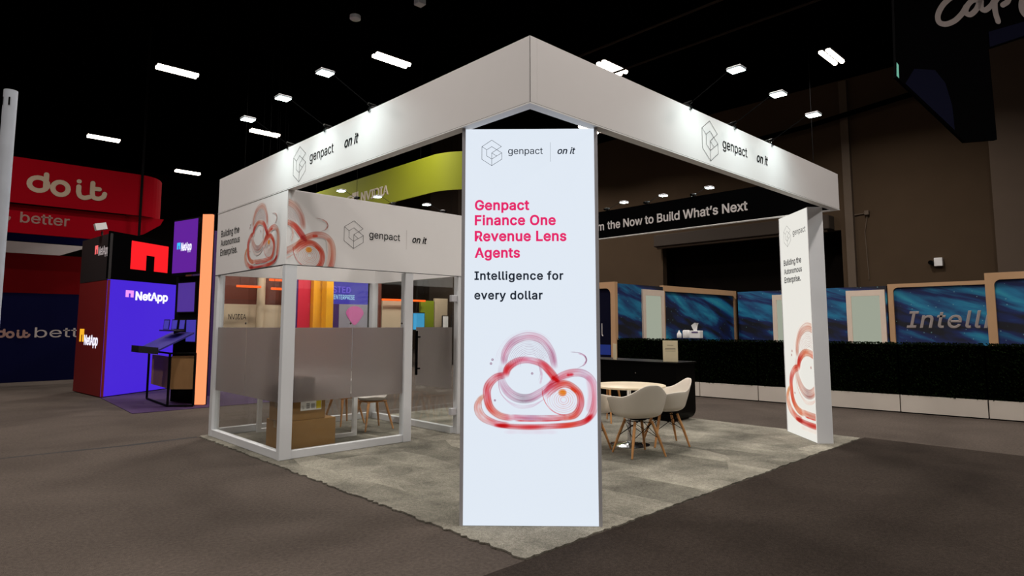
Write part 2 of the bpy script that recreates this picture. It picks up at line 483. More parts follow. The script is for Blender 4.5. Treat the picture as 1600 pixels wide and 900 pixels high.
LOGO = dict(T=(250,138), UL=(137,215), LL=(137,365), B=(250,440), R1=(365,365), R2=(365,290), I1=(250,362), I2=(193,325), I3=(193,252), I4=(250,215), UR=(360,215), C=(250,290), D=(303,325))
LSEG = ['T UL','UL LL','LL B','B R1','R1 R2','R2 I1','I1 I2','I2 I3','I3 I4','I4 R2','T UR','UR C','C B','UL I3','C D']
def brandmark(fr, u0, vb, S, parent, ink='text_black', barmat=None, thin=.0032, tail=True):
    thin *= 1.35
    k = .154*S/228
    f = lambda n: (u0+(LOGO[n][0]-137)*k, vb+(305-LOGO[n][1])*k*.99)
    segs = [tuple(f(n) for n in s.split()) for s in LSEG]
    line_strokes(fr, segs, thin).build('logo_mark', ink, parent)
    text('genpact', fr, u0+.203*S, vb, .268*S, ink, parent, bold=.004)
    if tail: text('on it', fr, u0+.584*S, vb, .139*S, ink, parent, bold=.018, shear=.25)
    if barmat: line_strokes(fr, [((u0+.53*S, vb-.06*S), (u0+.53*S, vb+.09*S))], .003).build('divider_line', barmat, parent)

# ------------------------------------------------------------------ painted cloud artwork (ink canvas -> coloured mesh cells)
def cloud_canvas(pal, FILL=1.0, G=2.4):
    W, H, q = 500, 450, .5            # canvas cells, canvas cells per drawing unit
    img = np.ones((H, W, 3))
    r2 = np.random.default_rng(3)
    L = {k: np.array(lin(v)) for k, v in pal.items()}
    def wob(n, f=5):
        ph = r2.uniform(0, 6.3, 4); t = np.linspace(0, 1, n)
        return .5+.25*np.sin(ph[0]+t*f*2)+.25*np.sin(ph[1]+t*f*5.3)
    def stroke(P, rad, C, A):
        """soft stroke: P points, rad in drawing units, C (n,3) colours, A (n,) opacity"""
        al = np.zeros((H, W)); cs = np.zeros((H, W, 3)); ws = np.full((H, W), 1e-6); s = rad*q*.55+.32; R = int(s*2.6)+1
        for (x, y), c, a in zip(P, C, A):
            x, y = x*q, y*q
            x0, x1, y0, y1 = max(int(x)-R, 0), min(int(x)+R+1, W), max(int(y)-R, 0), min(int(y)+R+1, H)
            if x0 >= x1 or y0 >= y1: continue
            yy, xx = np.mgrid[y0:y1, x0:x1]; d2 = (xx-x)**2+(yy-y)**2
            g = np.exp(-(d2/(2*s*s))**(1 if rad < 4 else 2))
            sl = (slice(y0, y1), slice(x0, x1))
            al[sl] = np.maximum(al[sl], g*a); cs[sl] += g[..., None]**3*c; ws[sl] += g**3
        c = cs/ws[..., None]; c[ws < 1e-5] = 1; al = 1-(1-np.clip(al, 0, .98))**G
        img[:] = img*(1-al[..., None]*(1-c))
    def dense(pts, step=2.6):
        S = spline(pts, 24); out = [S[0]]
        for p in S[1:]:
            if np.linalg.norm(p-out[-1]) >= step: out.append(p)
        return np.array(out)
    def cols(names, n):
        t = np.linspace(0, len(names)-1, n)
        return np.stack([np.interp(t, range(len(names)), [L[k][j] for k in names]) for j in range(3)], 1)
    def ribbon(pts, w, names, n, fill=.5, edge=.8, lines=.4, f=4, tp=14):
        P = dense(pts); T = np.gradient(P, axis=0); T /= np.linalg.norm(T, axis=1)[:, None]+1e-9; Nn = np.stack([-T[:, 1], T[:, 0]], 1)
        m = len(P); wv = np.interp(np.linspace(0, 1, m), np.linspace(0, 1, len(w)), w); C = cols(names, m); tt = np.linspace(0, 1, m); E = np.clip(np.minimum(tt, 1-tt)*tp, 0, 1)
        if fill:
            for o in (-.3, 0, .3):
                stroke(P+Nn*(wv*o)[:, None], float(np.mean(wv))*.36, C, E*FILL*fill*.40*(.2+1.1*wob(m, f)))
        for k in range(n):
            o = -.5+k/(n-1); e = k in (0, n-1)
            stroke(P+Nn*(wv*(o+r2.uniform(-.03, .03)))[:, None], 1.3 if e else r2.uniform(.8, 3.0), C*(.7 if e else .92), (edge if e else lines*r2.uniform(.4, 1.3))*(.45+.6*wob(m, f))*E)
    def line(P, rad, name, a, fade=True):
        P = np.array(P); m = len(P); t = np.linspace(0, 1, m)
        A = a*(.5+.5*wob(m)); 
        if fade: A = A*np.clip(np.minimum(t, 1-t)*8, 0, 1)
        stroke(P, rad, np.repeat(L[name][None], m, 0), A)
    arc = lambda cx, cy, rx, ry, a0, a1, n=110: [(cx+rx*math.cos(t), cy-ry*math.sin(t)) for t in np.linspace(a0, a1, n)]
    # rear circle: tinted top, many fine violet rings, then the sweep beneath it
    ribbon([(250,330),(262,240),(320,160),(425,120),(530,145),(600,235),(630,360)], [30,50,52,54,52,50,36], ['v2','r3','v2','r3','r3','v2','v2'], 7, fill=.42, edge=.75, lines=.5)
    for k in range(13):
        rr = 205-11*k; line(arc(428+k*1.5, 330, rr, rr*1.06, -.15+.02*k, PI*1.08), 1.1, 'v', .62-.02*k)
    for k in range(3): line(arc(430, 345, 222+12*k, 250+9*k, PI*.2, PI*1.0), 1.1, 'v2', .3)
    ribbon([(225,330),(232,440),(275,520),(350,570),(440,575),(520,535),(600,480),(680,430),(760,400)], [30,50,60,64,60,54,46,40,30], ['v','v2','v2','v','v2','r3','r2','r2'], 12, fill=.24, edge=.55, lines=.7, tp=4)
    for k in range(4): line(dense([(205,400+6*k),(230,540),(330,615+7*k),(450,622+6*k),(560,575)]), 1.2, 'v2', .5)
    line(dense([(510,310),(530,400),(520,470)]), 9, 'v2', .3); line(dense([(500,300),(520,390),(505,450)]), 1.3, 'v', .4)
    # pale right lobe
    ribbon([(560,500),(640,430),(735,392),(835,392),(905,450),(926,560),(905,670),(850,745)], [16,40,52,50,46,44,50,40], ['r2','r2','r1','v2','r3','r2','r1','r1'], 9, fill=.45, edge=.9, lines=.4)
    stroke(dense([(880,430),(895,540),(880,650)]), 30, cols(['r3','r2','r3'], len(dense([(880,430),(895,540),(880,650)]))), .22*np.ones(len(dense([(880,430),(895,540),(880,650)]))))
    line(dense([(720,405),(760,400)]), 12, 'r1', .8)
    # outer lower-left loop and strong base stroke
    ribbon([(110,548),(70,590),(62,655),(100,715),(190,756),(290,770)], [14,50,60,52,40,34], ['o3','o2','o2','o1','r1','r0'], 8, fill=.5, edge=.95, lines=.5)
    ribbon([(180,768),(300,778),(450,782),(600,776),(740,766),(840,742),(905,690)], [14,34,36,34,34,36,24], ['r1','r0','r0','r0','o1','r0','r1'], 8, fill=1.15, edge=.8, lines=.8)
    # left lobe, second base line, orange spiral
    ribbon([(262,405),(190,425),(138,480),(125,550),(150,640),(220,700),(320,718)], [38,50,56,52,48,42,38], ['r1','r1','r0','r1','o1','o2','r2'], 9, fill=.85, edge=.9, lines=.5)
    ribbon([(300,712),(450,716),(600,716),(720,712)], [36,34,34,40], ['r2','v2','r1','o1'], 7, fill=.55, edge=.9, lines=.5)
    line(dense([(330,737),(450,739),(600,737),(690,730)]), 5, 'r0', .8)
    ribbon([(690,716),(775,690),(815,620),(805,540),(750,485),(685,470),(610,500),(545,560)], [34,44,44,42,42,46,62,60], ['o1','o1','r1','o1','o1','o1','r1','r2'], 10, fill=.8, edge=.95, lines=.55)
    line(dense([(532,500),(545,580),(590,650),(660,690),(740,692)]), 2.0, 'r0', .9)
    # arch
    ribbon([(262,412),(285,350),(350,305),(440,296),(530,323),(595,383),(640,448)], [42,48,46,40,46,50,52], ['r1','r0','r2','r3','r1','r0','r0'], 8, fill=.95, edge=.85, lines=.5)
    line(dense([(615,425),(650,450)]), 17, 'r0', .95, fade=False)
    # spiral eye
    for k in range(7): line(arc(690, 585, 118-16*k, 104-14*k, 0, 2*PI), 1.1, 'o1' if k % 2 else 'r2', .6, fade=False)
    line([(682+j*5*math.cos(t), 533+j*4*math.sin(t)) for j in range(5) for t in np.linspace(0, 2*PI, 16)], 13, 'o0', .9, fade=False)
    line(dense([(745,500),(780,530)]), 10, 'o0', .7)
    line(dense([(740,235),(820,245),(862,285),(850,325),(790,358)]), 1.6, 'v', .6); line(dense([(800,245),(845,262),(860,300),(835,340)]), 7, 'v2', .45); line(dense([(850,262),(862,292),(852,318)]), 3, 'v', .7)
    for x, y, rr in ((155,322,6),(166,293,6),(460,394,6),(185,590,5)): line(arc(x, y, rr, rr, 0, 2*PI, 16), 2.0, 'v', .95, fade=False)
    line([(x, 818) for x in np.linspace(240, 660, 60)], 18, 'r3', .10)
    return img
PAL_LED = dict(v=(150,60,110), v2=(226,140,176), r0=(244,14,44), r1=(246,62,96), r2=(250,120,150), r3=(248,165,190), o0=(255,150,30), o1=(250,96,56), o2=(250,150,120), o3=(246,200,160))
PAL_FAB = dict(v=(170,80,80), v2=(230,160,140), r0=(228,44,6), r1=(240,92,20), r2=(244,150,100), r3=(240,178,150), o0=(248,170,30), o1=(238,104,20), o2=(242,150,80), o3=(244,205,140))
CAN_LED = cloud_canvas(PAL_LED, 1.15); CAN_FAB = cloud_canvas(PAL_FAB, 1.05, 3.2)

def cloud_art(img, fr, u_of0, v_of0, k, base, parent, mat, clip, off=.0035):
    """canvas cell (zoom units x, y) -> u = u_of0 + x*k, v = v_of0 - y*k ; cells darker than white only, clipped to clip=(u0,u1,v0,v1)"""
    H, W, _ = img.shape; step = 2.0
    keep = img.min(axis=2) < .975
    j, i = np.nonzero(keep)
    u = u_of0+(i-.5)*step*k; v = v_of0-(j-.5)*step*k; d = step*k
    ok = (u > clip[0]) & (u+d < clip[1]) & (v-d > clip[2]) & (v < clip[3])
    u, v, i, j = u[ok], v[ok], i[ok], j[ok]
    # shared corners
    key0 = j*(W+1)+i; keys = np.stack([key0, key0+1, key0+W+2, key0+W+1], 1)
    uniq, inv = np.unique(keys.ravel(), return_inverse=True); cj, ci = uniq//(W+1), uniq % (W+1)
    U = u_of0+(ci-.5)*step*k; Vv = v_of0-(cj-.5)*step*k
    o, r, n, upv = [np.array(x) for x in (fr.o, fr.r, fr.n, fr.u)]
    co = o+U[:, None]*r+Vv[:, None]*upv+n*off
    pad = np.pad(img, ((1,1),(1,1),(0,0)), mode='edge')
    col = (pad[cj, ci]+pad[cj, np.minimum(ci+1, W+1)]+pad[np.minimum(cj+1, H+1), ci]+pad[np.minimum(cj+1, H+1), np.minimum(ci+1, W+1)])/4
    col = col*np.array(base)
    offp = Vector((0,0,0)); p = parent
    while p is not None: offp += p.location; p = p.parent
    me = bpy.data.meshes.new('cloud_artwork')
    me.from_pydata((co-np.array(offp)).tolist(), [], inv.reshape(-1, 4)[:, ::-1].tolist())
    ca = me.color_attributes.new('ink', 'FLOAT_COLOR', 'POINT')
    ca.data.foreach_set('color', np.concatenate([col, np.ones((len(col), 1))], 1).ravel())
    me.materials.append(MATS[mat])
    ob = bpy.data.objects.new('cloud_artwork', me); COL.objects.link(ob); ob.parent = parent
    return tag(ob, label='swirled ribbon drawing of a cloud')

# ================================================================== THE SETTING
struct('floor', MB().box((-12,-10,-.2), (20,36,0)), 'floor_carpet')
struct('ceiling', MB().box((-12,-10,10), (20.2,36.2,10.2)), 'ceiling_black')
wr = MB().box((20,-10,0), (20.3,4.7,10)).box((20,11.82,0), (20.3,36,10)).box((20,4.7,4.75), (20.3,11.82,10))
struct('wall_right', wr, 'hall_wall')
struct('trim_1', MB().box((20.9,4.4,0), (21,12.1,5)).box((20.3,4.5,0), (20.95,4.7,5)).box((20.3,11.82,0), (20.95,12,5)).box((20.3,4.5,4.75), (20.95,12,4.95)), 'door_dark')
struct('wall_back', MB().box((-12,36,0), (20.3,36.2,10)), 'door_dark')
struct('wall_left', MB().box((-12.2,-10,0), (-12,36,10)), 'hall_wall')
struct('wall_front', MB().box((-12,-10.2,0), (20.3,-10,10)), 'hall_wall')
struct('trim_2', MB().box((19.2,-3.2,0), (19.98,.35,10)), 'hall_column')
struct('trim_3', MB().box((12,15.7,0), (13,17.5,10)), 'column_dark')
# conduits under the ceiling
for i, (X, a, b, z) in enumerate(((9.27, -8, 12, 8.5), (10.8, -8, 14, 8.5))):
    struct('trim_%d' % (4+i), MB().tube([(X, a, z), (X, b, z)], .03, 8), 'column_dark', True)
struct('trim_6', MB().tube([(19.6, 1.2, 8.9), (19.6, 5.5, 8.5), (19.6, 9.8, 8.3)], .09, 8), 'ceiling_black', True)
struct('trim_7', MB().box((19.82,4.25,0), (20,4.5,9.9)), 'pipe_brown')
# carpet seams on the left aisle
sm = MB(); pts = [(-9,6.35),(-2.2,6.16),(-1.6,6.13),(-.95,6.06),(-.5,6.09),(-.12,6.1)]
for a, b, h in zip(pts, pts[1:], (.010,.016,.026,.042,.03)):
    sm.add([(a[0],a[1]-h,.001),(b[0],b[1]-h,.001),(b[0],b[1]+h,.004),(a[0],a[1]+h,.004)], [(0,1,2,3)])
struct('trim_8', sm, 'seam_dark')

aisle = MB()
ys = np.linspace(-10, 0, 2)
aisle.box((-9.5,-9.9,.001), (6.22,-.045,.006))
o = aisle.build('aisle_carpet', 'aisle_carpet'); tag(o, 'charcoal aisle carpet running along the right side of the white booth', 'carpet')
# booth carpet with slightly ragged edge
def ragged():
    pts = []
    def side(a, b, n, amp):
        a, b = Vector(a), Vector(b); d = b-a; q = V(-d.y, d.x).normalized()
        for i in range(n): pts.append(a+d*i/n+q*random.uniform(-amp, amp))
    side((-.09,-.03), (6.1,-.03), 150, .014); side((6.1,-.03), (6.1,6.12), 80, .006); side((6.1,6.12), (-.09,6.12), 80, .006); side((-.09,6.12), (-.09,-.03), 190, .022)
    return MB().prism([(p.x, p.y, .002) for p in pts], (0,0,.012))
o = ragged().build('booth_carpet', 'booth_carpet'); fix_normals(o)
tag(o, 'light beige-grey patterned carpet square under the white booth', 'carpet')
FZ = .014

# ================================================================== HALL LIGHTS
def area(name, loc, sx, sy, power, color, direction, spread=PI, parent=None):
    l = bpy.data.lights.new(name, 'AREA'); l.shape = 'RECTANGLE'; l.size = sx; l.size_y = sy; l.energy = power; l.color = color; l.spread = spread
    ob = bpy.data.objects.new(name, l); COL.objects.link(ob)
    d = Vector(direction).normalized(); q = d.to_track_quat('-Z', 'Y'); ob.rotation_mode = 'QUATERNION'; ob.rotation_quaternion = q
    ob.location = loc
    if parent is not None: ob.parent = parent
    return ob
def make_fixture():
    t = thing('ceiling_light', '-', 'ceiling light')
    hb = MB().box((-.56,-.19,.03), (.56,.19,.10), .02); hb.build('housing', 'black_matte', t)
    for y in (-.095, .095):
        MB().tube([(-.55,y,0),(.55,y,0)], .062, 12).build('light_tube', 'tube_white', t, smooth=True)
    for x in (-.3, .3): MB().tube([(x,0,.1),(x,0,1.0)], .004, 5).build('hanging_wire', 'black_matte', t)
    area('lamp', (0,0,-.09), 1.1, .36, HALL_W, WARM, (0,0,-1), spread=math.radians(152), parent=t)
    return t
vis = [((2.31,16.97), 'twin-tube ceiling light at upper left, above the red banner and nearer than the others there'),
       ((6.48,11.9), 'twin-tube ceiling light above the left header panel, left of the booth corner peak'),
       ((2.25,26.36), 'twin-tube ceiling light just above the red banner lettering, leftmost in view'),
       ((6.52,30.1), 'small distant twin-tube ceiling light just right of the red banner end'),
       ((6.66,21.15), 'twin-tube ceiling light low over the left end of the white header, beside an arm light'),
       ((11.45,7.88), 'twin-tube ceiling light half hidden by the right header panel near the booth peak'),
       ((15.3,3.15), 'twin-tube ceiling light with two separate tubes at the upper right, right of the header')]
hid = [(2.3,8),(-2.2,12),(-2.2,3),(2.3,-2),(6.5,2.5),(-2.2,-6),(6.5,-6.5),(-6.7,8),(-6.7,-2),(11.4,-1.5),(16.5,17),(15.5,12)]
fx = make_fixture()
ref = fx
for i, ((x, y), lb) in enumerate(vis):
    t = ref if i == 0 else copy_tree(ref)
    t.location = (x, y, 9.0); tag(t, lb, 'ceiling light', 'twin tube lights under the hall ceiling')
for (x, y) in hid:
    t = copy_tree(ref); t.location = (x, y, 9.0)
    tag(t, 'hall ceiling light outside the picture', 'ceiling light', 'twin tube lights outside the picture')

# ================================================================== BOOTH HEADER
L, TH, ZB, ZT = 5.86, .07, 3.0, 3.49
LY = 6.04
hd = thing('booth_header', 'tall white square header frame carried above the booth, with line logos on both outer sides', 'booth frame', (0,0,ZB))
pl = MB().box((0,0,ZB+.012), (TH,LY,ZT)).build('header_panel', 'print_white', hd)
pr = MB().box((TH+.001,0,ZB+.012), (L,TH,ZT)).build('header_panel', 'print_white', hd)
pbk = MB().box((L-TH,TH+.001,ZB+.012), (L,LY-TH-.001,ZT)).build('header_panel', 'black_banner', hd); tag(pbk, 'black inner header panel with white wording')
pb2 = MB().box((TH+.001,LY-TH,ZB+.012), (L,LY,ZT)).build('header_panel', 'print_white', hd)
# dark inner linings of the two front sides
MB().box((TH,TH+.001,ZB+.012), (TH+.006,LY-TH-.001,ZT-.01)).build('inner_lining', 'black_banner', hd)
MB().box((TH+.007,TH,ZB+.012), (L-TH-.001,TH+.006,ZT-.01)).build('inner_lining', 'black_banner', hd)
# aluminium ledge round the bottom
MB().box((-.004,-.004,ZB), (TH+.012,LY+.004,ZB+.010)).build('bottom_ledge', 'white_laminate', hd)
MB().box((TH+.013,-.004,ZB), (L+.004,TH+.012,ZB+.010)).build('bottom_ledge', 'white_laminate', hd)
MB().box((L-TH-.012,TH+.013,ZB), (L+.004,LY-TH,ZB+.010)).build('bottom_ledge', 'white_laminate', hd)
MB().box((TH+.013,LY-TH+.001,ZB), (L+.004,LY+.004,ZB+.010)).build('bottom_ledge', 'white_laminate', hd)
# dark shadow gaps where the fabric meets the frame
MB().box((-.003,0,ZB+.010), (0,LY,ZB+.013)).box((0,-.003,ZB+.010), (L,0,ZB+.013)).box((-.0035,-.0035,ZB+.01), (-.0005,-.0005,ZT)).build('panel_seam', 'seam_dark', hd)
F_L = Frame((0,0,0), (0,-1,0), (-1,0,0)); F_R = Frame((0,0,0), (1,0,0), (0,-1,0))
brandmark(F_L, -3.71, 3.22, 1.95, pl); brandmark(F_R, 2.32, 3.225, 1.95, pr)
F_B = Frame((L-TH,0,0), (0,-1,0), (-1,0,0))
W1, W2, W3 = ratio('the Now to Build What\u2019s Next', .018), ratio('Transform', .018), ratio('m t', .018)-ratio('m', .018)-ratio('t', .018)
kk = 2.57/W1
text('the Now to Build What\u2019s Next', F_B, -3.80, 3.16, 2.57, 'text_white', pbk, bold=.018)
text('Transform', F_B, -3.77-kk*(W2+W3)-.045, 3.155, kk*W2, 'text_white', pbk, bold=.018)

# arm lights
def make_arm():
    t = thing('arm_light', '-', 'arm light')      # arm reaches along -X, mount on the header top at the origin
    MB().box((.0,-.03,.002), (.05,.03,.03), .005).box((-.011,-.018,-.02), (-.005,.018,.02)).build('clamp', 'chrome', t)
    MB().tube([(.12,0,.02),(.05,0,.035),(-.02,0,.055)], [.02,.026,.012], 10).build('arm_base', 'black_gloss', t, smooth=True)
    MB().tube([(-.02,0,.05),(-.2,0,.14),(-.39,0,.235)], .004, 8).build('arm', 'black_matte', t, smooth=True)
    MB().box((-.53,-.06,.222), (-.39,.06,.246), .01).build('lamp_head', 'aluminium', t)
    MB().box((-.52,-.052,.216), (-.40,.052,.2225)).build('lamp_lens', 'spot_white', t)
    area('lamp', (-.46,0,.205), .1, .1, ARM_W, (.84,1,.985), (.42,0,-.9), spread=math.radians(125), parent=t)
    return t
proto = make_arm()
arms = []
dn = ['nearest the booth corner', 'middle one of three', 'farthest from the booth corner']
for k, d in enumerate((2.11, 2.98, 3.87)):
    arms.append(((0,d,ZT), 0, 'arm light leaning out over the left outer header face, '+dn[k], 'arm lights on the left header'))
for k, d in enumerate((2.12, 2.98, 3.85)):
    arms.append(((d,0,ZT), PI/2, 'arm light leaning out over the right outer header face, '+dn[k], 'arm lights on the right header'))
for k, d in enumerate((3.82, 2.99, 2.12)):
    arms.append(((L,d,ZT), PI, 'arm light standing above the black wording panel, '+['leftmost','middle','rightmost'][k]+' of its three', 'arm lights on the back right header'))
for k, d in enumerate((2.1, 2.8, 3.85)):
    arms.append(((d,LY,ZT), -PI/2, 'arm light seen over the glass room fascia, '+['leftmost','middle','rightmost'][k]+' of its three', 'arm lights on the back left header'))
for k, (loc, rz, lb, g) in enumerate(arms):
    t = proto if k == 0 else copy_tree(proto)
    t.location = loc; t.rotation_euler = (0,0,rz); tag(t, lb, 'arm light', g)

# ================================================================== LED TOTEMS
def totem(name, label, near, along, depth, width, thick, height, parent_loc):
    t = thing(name, label, 'led screen', parent_loc)
    n = Vector(near); a = Vector(along); d = Vector(depth)
    ez = V(0,0,1)
    MB().obox(n+d*.012+a*.018+ez*.012, a*(width-.036), d*(thick-.012), ez*(height-.014)).build('cabinet', 'white_laminate', t)
    return t
s = S2
# front totem: corners of its face at u=-.52..+.52 on the line x+y=.774
F_led = Frame((.387,.387,0), (s,-s,0), (-s,-s,0))
n0 = F_led.p(-.523, 0, 0); al = Vector((s,-s,0)); dp = Vector((s,s,0))
t1 = totem('led_totem', 'tall glowing white screen totem at the booth front corner with pink headline wording', n0+V(0,0,FZ), al, dp, 1.046, .19, 2.975, (.387,.387,FZ))
for u in (-.523, .497):
    MB().obox(F_led.p(u, FZ, .004), al*.026, dp*.194, V(0,0,2.985)).build('edge_profile', 'aluminium', t1)
MB().obox(F_led.p(-.4965, FZ+.003, .001), al*.993, dp*.010, V(0,0,2.975)).build('screen', 'led_white', t1)
scr = [c for c in kids(t1) if c.name.startswith('screen')][0]
FS = Frame(F_led.p(0, 0, .001), al, (-s,-s,0))
brandmark(FS, -.37, 2.793, 1.0, scr, 'led_ink_navy', 'led_ink_grey', thin=.0022)
for body, wd, z in (('Genpact', .418, 2.357), ('Finance One', .623, 2.240), ('Revenue Lens', .70, 2.117), ('Agents', .346, 1.99)):
    text(body, FS, -.422, z, wd, 'led_pink', scr, bold=.026, spacing=1.05)
text('Intelligence for', FS, -.422, 1.82, .674, 'led_ink_navy', scr, bold=.022, spacing=1.08)
text('every dollar', FS, -.422, 1.672, .517, 'led_ink_navy', scr, bold=.022, spacing=1.08)
cloud_art(CAN_LED, FS, -.451, 1.515, .00101, lin((224,233,244)), scr, 'ink_emissive', (-.49,.495,.3,1.6))

# right totem: graphic side looks back into the booth
N0 = V(5.276,.191,0); ar = V(s,s,0); dr = V(s,-s,0)
t2 = totem('led_totem', 'tall screen totem under the header right end, seen nearly edge-on, with red cloud drawing', N0+V(0,0,FZ), ar, dr, .93, .19, 2.975, tuple(N0+V(0,0,FZ)))
MB().obox(N0+V(0,0,FZ), ar*.02, dr*.19, V(0,0,2.98)).build('edge_profile', 'frame_white', t2)
MB().obox(N0+ar*.91+V(0,0,FZ), ar*.02, dr*.19, V(0,0,2.98)).build('edge_profile', 'frame_white', t2)
scr2 = MB().obox(N0+ar*.021+V(0,0,FZ+.003), ar*.888, dr*.01, V(0,0,2.975)).build('screen', 'led_white_warm', t2)
F2 = Frame(N0, -ar, -dr)
brandmark(F2, -.76, 2.69, 1.45, scr2, 'led_ink_black', None, thin=.003, tail=False)
for body, wd, z in (('Building the', .56, 2.305), ('Autonomous', .57, 2.185), ('Enterprise.', .52, 2.065)):
    text(body, F2, -.80, z, wd, 'led_ink_black', scr2, bold=.018)
cloud_art(CAN_FAB, F2, -.96, 1.68, .00188, lin((236,234,226)), scr2, 'ink_emissive', (-.905,-.022,.03,1.7))

# ================================================================== GLASS MEETING ROOM
RX, RY0, RY1, ZF = 2.5, 3.83, 6.04, 2.156
rm = thing('glass_meeting_room', 'glass walled meeting room with white posts and printed fascia at the left of the booth', 'meeting room', (0,RY0,FZ))
pw = .1
for (x0, y0) in ((.0,RY0), (.0,RY1-pw), (RX-.03,RY0), (RX-pw,RY1-pw)):
    wx = .14 if (x0, y0) == (0, RY0) else (.05 if x0 == RX-.03 else pw)
    MB().box((x0,y0,FZ), (x0+wx,y0+pw*.75 if wx == .14 else y0+pw,ZF-.004), .004).build('post', 'frame_white', rm)
MB().box((1.6,RY0,FZ), (1.72,RY0+pw,ZF-.004), .004).build('post', 'frame_white', rm)
RZ = .105
MB().box((.141,RY0+.01,FZ), (1.599,RY0+.075,RZ), .004).build('bottom_rail', 'frame_white', rm)
MB().box((.005,RY0+.077,FZ), (.075,RY1-pw-.002,RZ), .004).build('bottom_rail', 'frame_white', rm)
MB().box((RX-.07,RY0+.102,FZ), (RX-.005,RY1-pw-.002,RZ), .004).build('bottom_rail', 'frame_white', rm)
MB().box((pw+.002,RY1-.075,FZ), (RX-pw-.002,RY1-.01,RZ), .004).build('bottom_rail', 'frame_white', rm)
# fascia boards
T = .04
fl = MB().box((0,RY0,ZF), (T,RY1,ZB-.002)).build('fascia_panel', 'print_white', rm)
ff = MB().box((T+.001,RY0,ZF), (RX+.02,RY0+T,ZB-.002)).build('fascia_panel', 'print_white', rm)
MB().box((RX-T+.02,RY0+T+.001,ZF), (RX+.02,RY1,ZB-.002)).build('fascia_panel', 'print_white', rm)
MB().box((T+.001,RY1-T,ZF), (RX-T+.019,RY1,ZB-.002)).build('fascia_panel', 'print_white', rm)
MB().box((-.003,RY0-.003,ZF-.004), (T,RY1,ZF-.0005)).box((T+.001,RY0-.003,ZF-.004), (RX+.02,RY0+T,ZF-.0005)).build('panel_seam', 'seam_dark', rm)
FFL = Frame((0,0,0), (0,-1,0), (-1,0,0)); FFF = Frame((0,RY0,0), (1,0,0), (0,-1,0))
brandmark(FFF, .71, 2.553, 1.68, ff, 'text_black', 'text_grey', thin=.003)
for body, wd, z in (('Building the', .64, 2.70), ('Autonomous', .67, 2.575), ('Enterprise.', .6, 2.445)):
    text(body, FFL, -5.88, z-.035, wd, 'text_black', fl, bold=.006)
pwc = lin((228,226,226))
cloud_art(CAN_FAB, FFL, -5.06, 3.045, .00112, pwc, fl, 'ink_fabric', (-6,-3.85,ZF+.004,2.99))
cloud_art(CAN_FAB, FFF, -.60, 3.015, .00127, pwc, ff, 'ink_fabric', (.006,1.2,ZF+.004,2.99))

def pane(o, ex, nrm, z0=RZ, z1=ZF-.002, seam=None, frost=(.62,1.45), discs=True, name='glass_pane', label=None, par=rm):
    """vertical glass pane starting at o, running ex, with frosted band"""
    o = Vector(o); ex = Vector(ex); n = Vector(nrm)
    g = MB().obox(o+V(0,0,z0)-n*.004, ex, n*.008, V(0,0,z1-z0)).build(name, 'clear_glass', par)
    fix_normals(g)
    if label: tag(g, label)
    if frost:
        e = ex.normalized()
        f = MB().obox(o+V(0,0,frost[0])+n*.006+e*.002, ex-e*.004, n*.002, V(0,0,frost[1]-frost[0])).build('frosted_band', 'frosted_film', g)
        fix_normals(f)
    if discs:
        e = ex.normalized(); c = o+ex-e*.03+V(0,0,frost[1]+.05)
        MB().tube([c+n*.005, c+n*.016], .012, 12).build('chrome_disc', 'chrome', g, smooth=True)  # small chrome disc near the pane end, just above the frosted band
    return g
pane((.142,RY0+.04,0), (.728,0,0), (0,-1,0)); pane((.874,RY0+.04,0), (.725,0,0), (0,-1,0))
pane((.04,RY1-pw-.002,0), (0,-(.99),0), (-1,0,0)); pane((.04,RY1-pw-.998,0), (0,-(1.035),0), (-1,0,0))
pane((RX-.04,RY1-pw-.002,0), (0,-1.03,0), (-1,0,0), frost=None, discs=False); pane((RX-.04,RY1-pw-1.038,0), (0,-.96,0), (-1,0,0), frost=None, discs=False)
pane((pw+.002,RY1-.04,0), (1.15,0,0), (0,-1,0), frost=None, discs=False); pane((pw+1.158,RY1-.04,0), (1.14,0,0), (0,-1,0), frost=None, discs=False)
# door, swung inward and lying along the right glass wall
dx = RX-.115
door = pane((dx,RY0+.02,0), (0,.84,0), (-1,0,0), z0=.03, z1=ZF-.02, name='door', discs=False, label='glass door standing open inward, with frosted band')
hp = MB().box((dx-.085,RY0+.735,.77), (dx-.055,RY0+.77,1.40), .004)
for z in (.86, 1.31): hp.tube([(dx-.056,RY0+.752,z),(dx-.009,RY0+.752,z)], .011, 8)
hp.build('door_handle', 'black_gloss', door)
for z in (.27, 1.80):
    MB().box((dx-.012,RY0+.012,z), (RX-.034,RY0+.075,z+.09), .004).build('hinge', 'aluminium', door)

